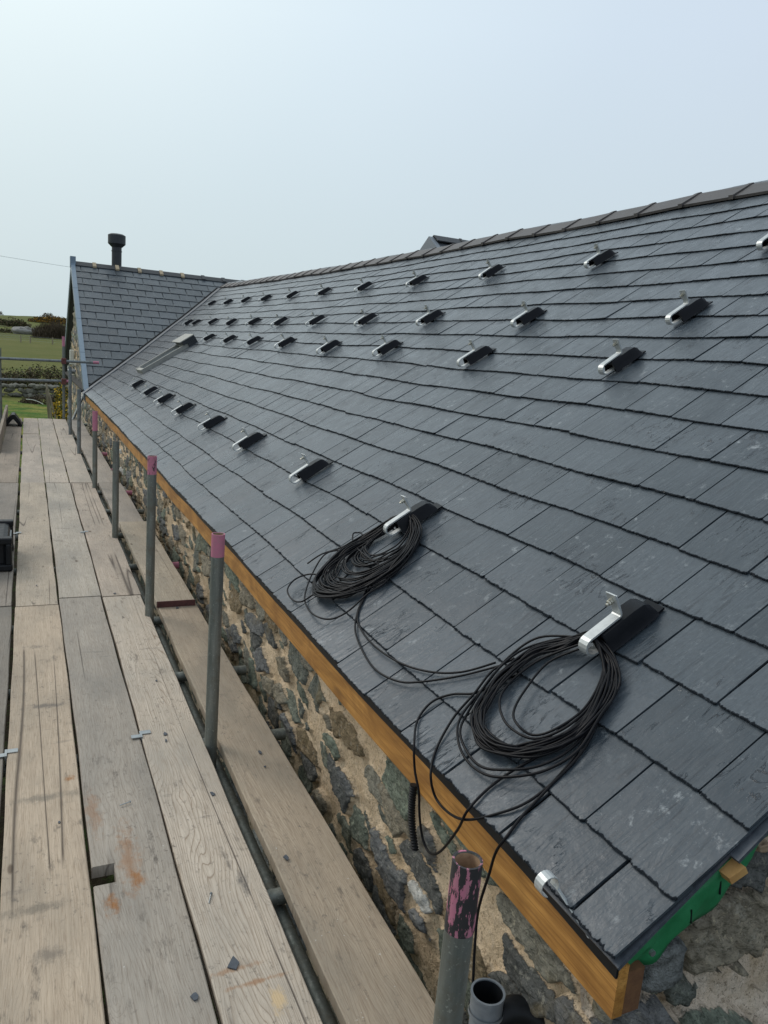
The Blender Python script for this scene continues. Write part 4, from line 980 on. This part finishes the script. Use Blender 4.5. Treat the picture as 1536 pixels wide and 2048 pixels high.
K1 = [(1.207,1.708,-.830),(1.135,1.771,-.878),(1.084,1.866,-.912),(1.049,2.004,-.935),(1.038,2.194,-.943),(1.060,2.371,-.928),(1.119,2.468,-.889),(1.195,2.535,-.836)]
K2 = [(1.205,1.688,-.832),(1.128,1.758,-.883),(1.052,1.849,-.933),(1.012,1.923,-.960),(.992,2.044,-.973),(1.005,2.19,-.965),(1.038,2.339,-.943),(1.10,2.45,-.901),(1.19,2.557,-.838)]
mb = MB(); mb.path(spline(K1, 8), CR, 8); mb.path(spline(K2, 8), CR, 8)
o = mb.build('linking_cable', M_cable, origin=K1[0], smooth=True); tag(o, 'pair of black cables sagging over the slates between the two coils', 'cable')
mb = MB(); mb.path(spline(L3, 8), CR, 8); o = mb.build('hanging_cable', M_cable, origin=L3[0], smooth=True); tag(o, 'single black cable running off the eaves down into the grey pipe', 'cable')
# corrugated conduit
mb = MB(); P0, P1 = Vector((.955,1.672,-1.150)), Vector((.955,1.628,-1.325)); n = 96; pp = []; rads = []
for k in range(n+1):
    t = k/n; pp.append(P0.lerp(P1, t) + Vector((-.004*math.sin(t*3.1), .010*math.sin(t*3.1), 0))); rads.append(.0108 if (k % 4) in (0, 1) else .0086)
mb.path(pp, rads, 14); o = mb.build('corrugated_conduit', M_black, smooth=False, origin=P0); tag(o, 'short black corrugated conduit hanging on the wall below the fascia', 'conduit')
# curled strap
mb = MB(); c0 = Vector((.912, 1.035, -.985)); path = [(.953,.962,-1.060),(.948,.970,-1.050),(.940,.985,-1.030),(.925,1.005,-1.003)]
pth = []
for k in range(15):
    an = -.5 + k*2*math.pi*.80/14; pth.append((c0.x + .021*math.cos(an), c0.y, c0.z + .021*math.sin(an)))
A_, B_ = Vector((.955,.945,-1.048)), Vector((.933,1.035,-.992))
mb.strip([A_, A_.lerp(B_,.35), A_.lerp(B_,.7), B_], (-.8,-.1,.5), .010, .003)
mb.strip(pth, (0,1,0), .024, .0022)
o = mb.build('curled_strap', M_hook, origin=A_); tag(o, 'bright galvanised strap with a curled end sticking up over the fascia', 'metal strap')
# rain pipe
rp = empty('rain_pipe', (.905, 1.165, -1.7), 'grey plastic rain pipe with an open black socket in front of the wall', 'rain pipe')
cx, cy = .905, 1.168
mb = MB(); mb.tube((cx,cy,-3.4),(cx,cy,-1.41),.034,n=40,inner=.0325,depth=.3); mb.tube((cx,cy,-1.41),(cx,cy,-1.352),.0365,n=40,caps=False)
mb.tube((cx,cy,-1.405),(cx,cy,-1.395),.0395,n=40,caps=False); mb.tube((cx,cy,-1.358),(cx,cy,-1.3515),.0385,n=40,inner=.0335,depth=.055); mb.f = [f for f in mb.f if len(f) == 4]; mb.a = mb.a[:len(mb.f)]; mb.build('pipe_socket', M_greyp, rp, smooth=True, auto=30)
mb = MB(); mb.tube((cx,cy,-1.62),(cx,cy,-1.354),.0324,n=40,caps=False); mb.tube((cx,cy,-1.60),(cx,cy,-1.599),.0320,n=40); mb.build('bore', M_black, rp, smooth=True, auto=30)
mb = MB(); mb.path(spline([(cx+.03,cy,-1.43),(cx+.075,cy-.01,-1.415),(cx+.12,cy-.04,-1.43),(cx+.14,cy-.08,-1.48)]), .030, 20); mb.build('elbow', M_black, rp, smooth=True, auto=40)
# ------------------------------------------------------------------ background
def foliage(name, blobs, size, count, m, label, cat, group=None, seed=1, twig=False, tag_=True):
    rr = random.Random(seed); V = []; F = []; A = []
    for (cx, cy, cz, rx, ry, rz) in blobs:
        for k in range(int(count)):
            th_ = rr.uniform(0, 6.283); ph = math.acos(rr.uniform(-.2, 1)); q = rr.uniform(.55, 1.05)*(1+.18*math.sin(th_*3+cx)+.12*math.sin(ph*7+cy))
            p = Vector((cx + rx*q*math.sin(ph)*math.cos(th_), cy + ry*q*math.sin(ph)*math.sin(th_), cz + rz*q*math.cos(ph)))
            s_ = size*rr.uniform(.5, 1.4); o = len(V)
            if twig: d1 = Vector((rr.gauss(0,.3), rr.gauss(0,.3), 1)).normalized()*s_*2.6; d2 = Vector((rr.gauss(0,1), rr.gauss(0,1), 0)).normalized()*s_*.16
            else: d1 = Vector((rr.gauss(0,1), rr.gauss(0,1), rr.gauss(0,1))).normalized()*s_; d2 = d1.cross(Vector((rr.gauss(0,1), rr.gauss(0,1), rr.gauss(0,1)))).normalized()*s_*.6
            V += [tuple(p-d1*.5), tuple(p+d2), tuple(p+d1*.5), tuple(p-d2)]; F.append((o, o+1, o+2, o+3)); a_ = (rr.random(), rr.random(), 0, 1); A.append(a_)
    mb = MB(); mb.v = V; mb.f = F; mb.a = A
    o = mb.build(name, m, attr='lf', fix=False, origin=(blobs[0][0], blobs[0][1], blobs[0][2]-blobs[0][5]))
    if tag_: tag(o, label, cat, group)
    return o
g_ = lambda x, y: float(gh(np.array(x), np.array(y)))
# gorse by the scaffold
foliage('gorse_bush', [(1.35,27,-3.0,.65,1.0,1.0),(1.8,28.5,-2.9,.75,1.0,1.25),(1.15,28.5,-2.7,.45,.8,.95),(2.3,30,-2.8,.9,1.,1.4)], .06, 2600, M_gorse, 'yellow flowering gorse bush beyond the corner of the scaffold', 'bush', seed=2)
# bramble hedge and dry stone wall
foliage('bramble_hedge', [(x, 46.5+.3*math.sin(x), -3.0, .9, .8, .95+.22*math.sin(x*1.7)) for x in np.arange(-7, 9, .85)], .075, 1500, M_bramble, 'tangled brown and green bramble hedge behind the dry stone wall', 'hedge', seed=4)
foliage('dead_bracken', [(.75,40.5,-3.45,.75,.5,.42),(.1,40.8,-3.5,.5,.4,.3),(1.4,41,-3.4,.6,.5,.45)], .06, 900, M_twig, 'clump of dead brown bracken in front of the dry stone wall', 'plant', seed=6)
dw = MB(); rr = random.Random(5)
for k in range(300):
    x = -8 + 15*rr.random(); lay = rr.choice((0,1,2)); 
    dw_c = (x, 44.2 + rr.uniform(-.15,.15), -3.38 + lay*.24 + rr.uniform(-.04,.04)); bm = bmesh.new(); bmesh.ops.create_icosphere(bm, subdivisions=1, radius=1); sx, sy, sz = rr.uniform(.14,.30), .2, rr.uniform(.10,.16)
    for v in bm.verts: v.co = Vector((v.co.x*sx*rr.uniform(.85,1.15), v.co.y*sy, v.co.z*sz*rr.uniform(.85,1.15))) + Vector(dw_c)
    dw.add([tuple(v.co) for v in bm.verts], [[v.index for v in f.verts] for f in bm.faces]); bm.free()
o = dw.build('dry_stone_wall', simple('dry_stone_material', (.20,.19,.155), (.10,.10,.075), 3, .95, kind='Position', bump=.6, dist=.05), origin=(0,44.2,GZ)); tag(o, 'low dry stone wall at the foot of the pasture', 'wall')
# timber rails leaning beside the gorse
tr = empty('timber_rails', (1.0, 24, GZ), 'three weathered timber rails leaning together beyond the walkway end', 'timber rails')
for (x0, y0, z0, x1, y1, z1) in ((.54,28.2,-1.73,.98,27.6,-3.5),(.58,28,-2.1,.80,27.8,-3.5),(.55,28.1,-1.9,.66,28,-3.5)):
    mb = MB(); mb.path([(x0,y0,z0),(x1,y1,z1)], .045, 4); mb.build('rail', M_oldwood, tr)
o = MB(); o.path(spline([(-.1,39,-3.16),(.15,39,-3.17),(.4,39,-3.24),(.62,39,-3.36)]), .015, 6)
o = o.build('bent_pipe', M_white, origin=(0,39,-3.4)); tag(o, 'thin white bent pipe lying in the grass by the bracken', 'pipe')
# field fence
fe = empty('field_fence', (2, 124, GZ), 'post and wire fence across the far side of the pasture', 'fence')
for x in (-13,-9.5,-4.6,-.9,.35,3.3,5.85,7.35,11,15):
    mb = MB(); mb.path([(x,124,g_(x,124)-.05),(x,124,g_(x,124)+1.0)], .09, 6); mb.build('fence_post', M_oldwood, fe)
mb = MB()
for z_ in (.3, .6, .88): mb.path([(x, 124, g_(x,124)+z_) for x in np.arange(-16, 18, 2.)], .012, 4)
mb.build('fence_wire', M_zinc, fe)
mb = MB(); mb.box(-9.5,-.7,123.9,124.1,GZ+1.0,GZ+1.12); mb.box(-9.5,-4.6,123.9,124.1,GZ+.45,GZ+.55); mb.build('top_rail', M_oldwood, fe)
o = MB(); o.path([(.1,52,GZ-.1),(.1,52,GZ+1.25)], .07, 6); o = o.build('gate_post', M_oldwood, origin=(.1,52,GZ)); tag(o, 'single dark wooden post standing at the top of the hedge', 'post')
# bare willow thicket, knoll scrub, far hedges
foliage('bare_thicket', [(x, y, g_(x,y)+.1, 1.9, 2.5, h_) for x, y, h_ in ((2.4,152,2.0),(4.,153,2.6),(6.6,152,2.8),(9.5,155,3.0),(5,158,2.9),(14,154,3))], .24, 2600, M_twig, 'large bare brown thicket beyond the field fence', 'bushes', seed=8, twig=True)
foliage('gorse_scrub', [(x, 300+4*math.sin(x), g_(x,300)+.3, 2.2, 5, zt-g_(x,300)-.3) for x, zt in ((2.2,3.9),(4,4.6),(6,5.1),(8,5.4),(10,5.1),(12,4.6),(14.5,4.3),(18,4.2),(24,4.0))], .34, 1100, M_knoll, 'dark scrub and orange gorse covering the knoll on the skyline', 'bushes', seed=10)
foliage('orange_gorse', [(x, 215, g_(x,215)+.2, 1.6, 3, 2.0) for x in (5.5,8.,11)], .2, 900, M_knoll, 'low orange tinged gorse behind the bare thicket', 'bushes', seed=13)
foliage('far_hedge', [(x, 232, g_(x,232)+.5, 3.2, 2, h_) for x, h_ in ((-11,1.6),(-6.5,1.5),(-3.,1.9),(-2.,1.3))], .3, 900, M_bramble, 'dark hedge line on the far slope at the left', 'hedge', seed=11)
foliage('far_wall_growth', [(x, 180, g_(x,180)+.1, 3.0, 2, .9) for x in np.arange(-16, 12, 3.4)], .25, 500, M_bramble, 'low overgrown bank crossing the far pasture', 'hedge', seed=15)
dw = MB(); rr = random.Random(15)
for k in range(60):
    x = rr.gauss(-.2, 1.0); lump(dw, (x, 178+rr.uniform(-1,1), g_(x,178)+.6+rr.uniform(.2,.8)*max(.2, 1-abs(x+.2)/2)), (rr.uniform(.15,.4), .4, rr.uniform(.2,.35)), k)
lump(dw, (-.2,178,g_(-.2,178)+.5), (2.6,1.6,.9), 99)
o = dw.build('rubble_heap', simple('pale_rubble_material', (.30,.29,.27), (.18,.17,.15), 2, .95, kind='Position'), origin=(0,178,g_(0,178)), smooth=True); tag(o, 'pale heap of rubble near the bare thicket', 'rubble')
foliage('skyline_bushes', [(x, 430, g_(x,430)+.6, 1.6, 2, 1.5) for x in (-14.,-12.5,8.5,10.5)], .3, 260, M_bramble, 'small round bushes on the skyline of the far hill', 'bushes', seed=17)
# overhead wire
ow = MB(); pts = []
for k in range(40):
    t = k/39; x = -30 + 62*t; y = 60 + 6*t; z = 7.6 - 2.4*t - 1.6*4*t*(1-t)
    pts.append((x, y, z))
ow.path(pts, .011, 5); o = ow.build('overhead_wire', mat('wire_material', (.42,.45,.46), .6), origin=pts[0]); tag(o, 'thin overhead wire crossing the sky left of the wing', 'wire')
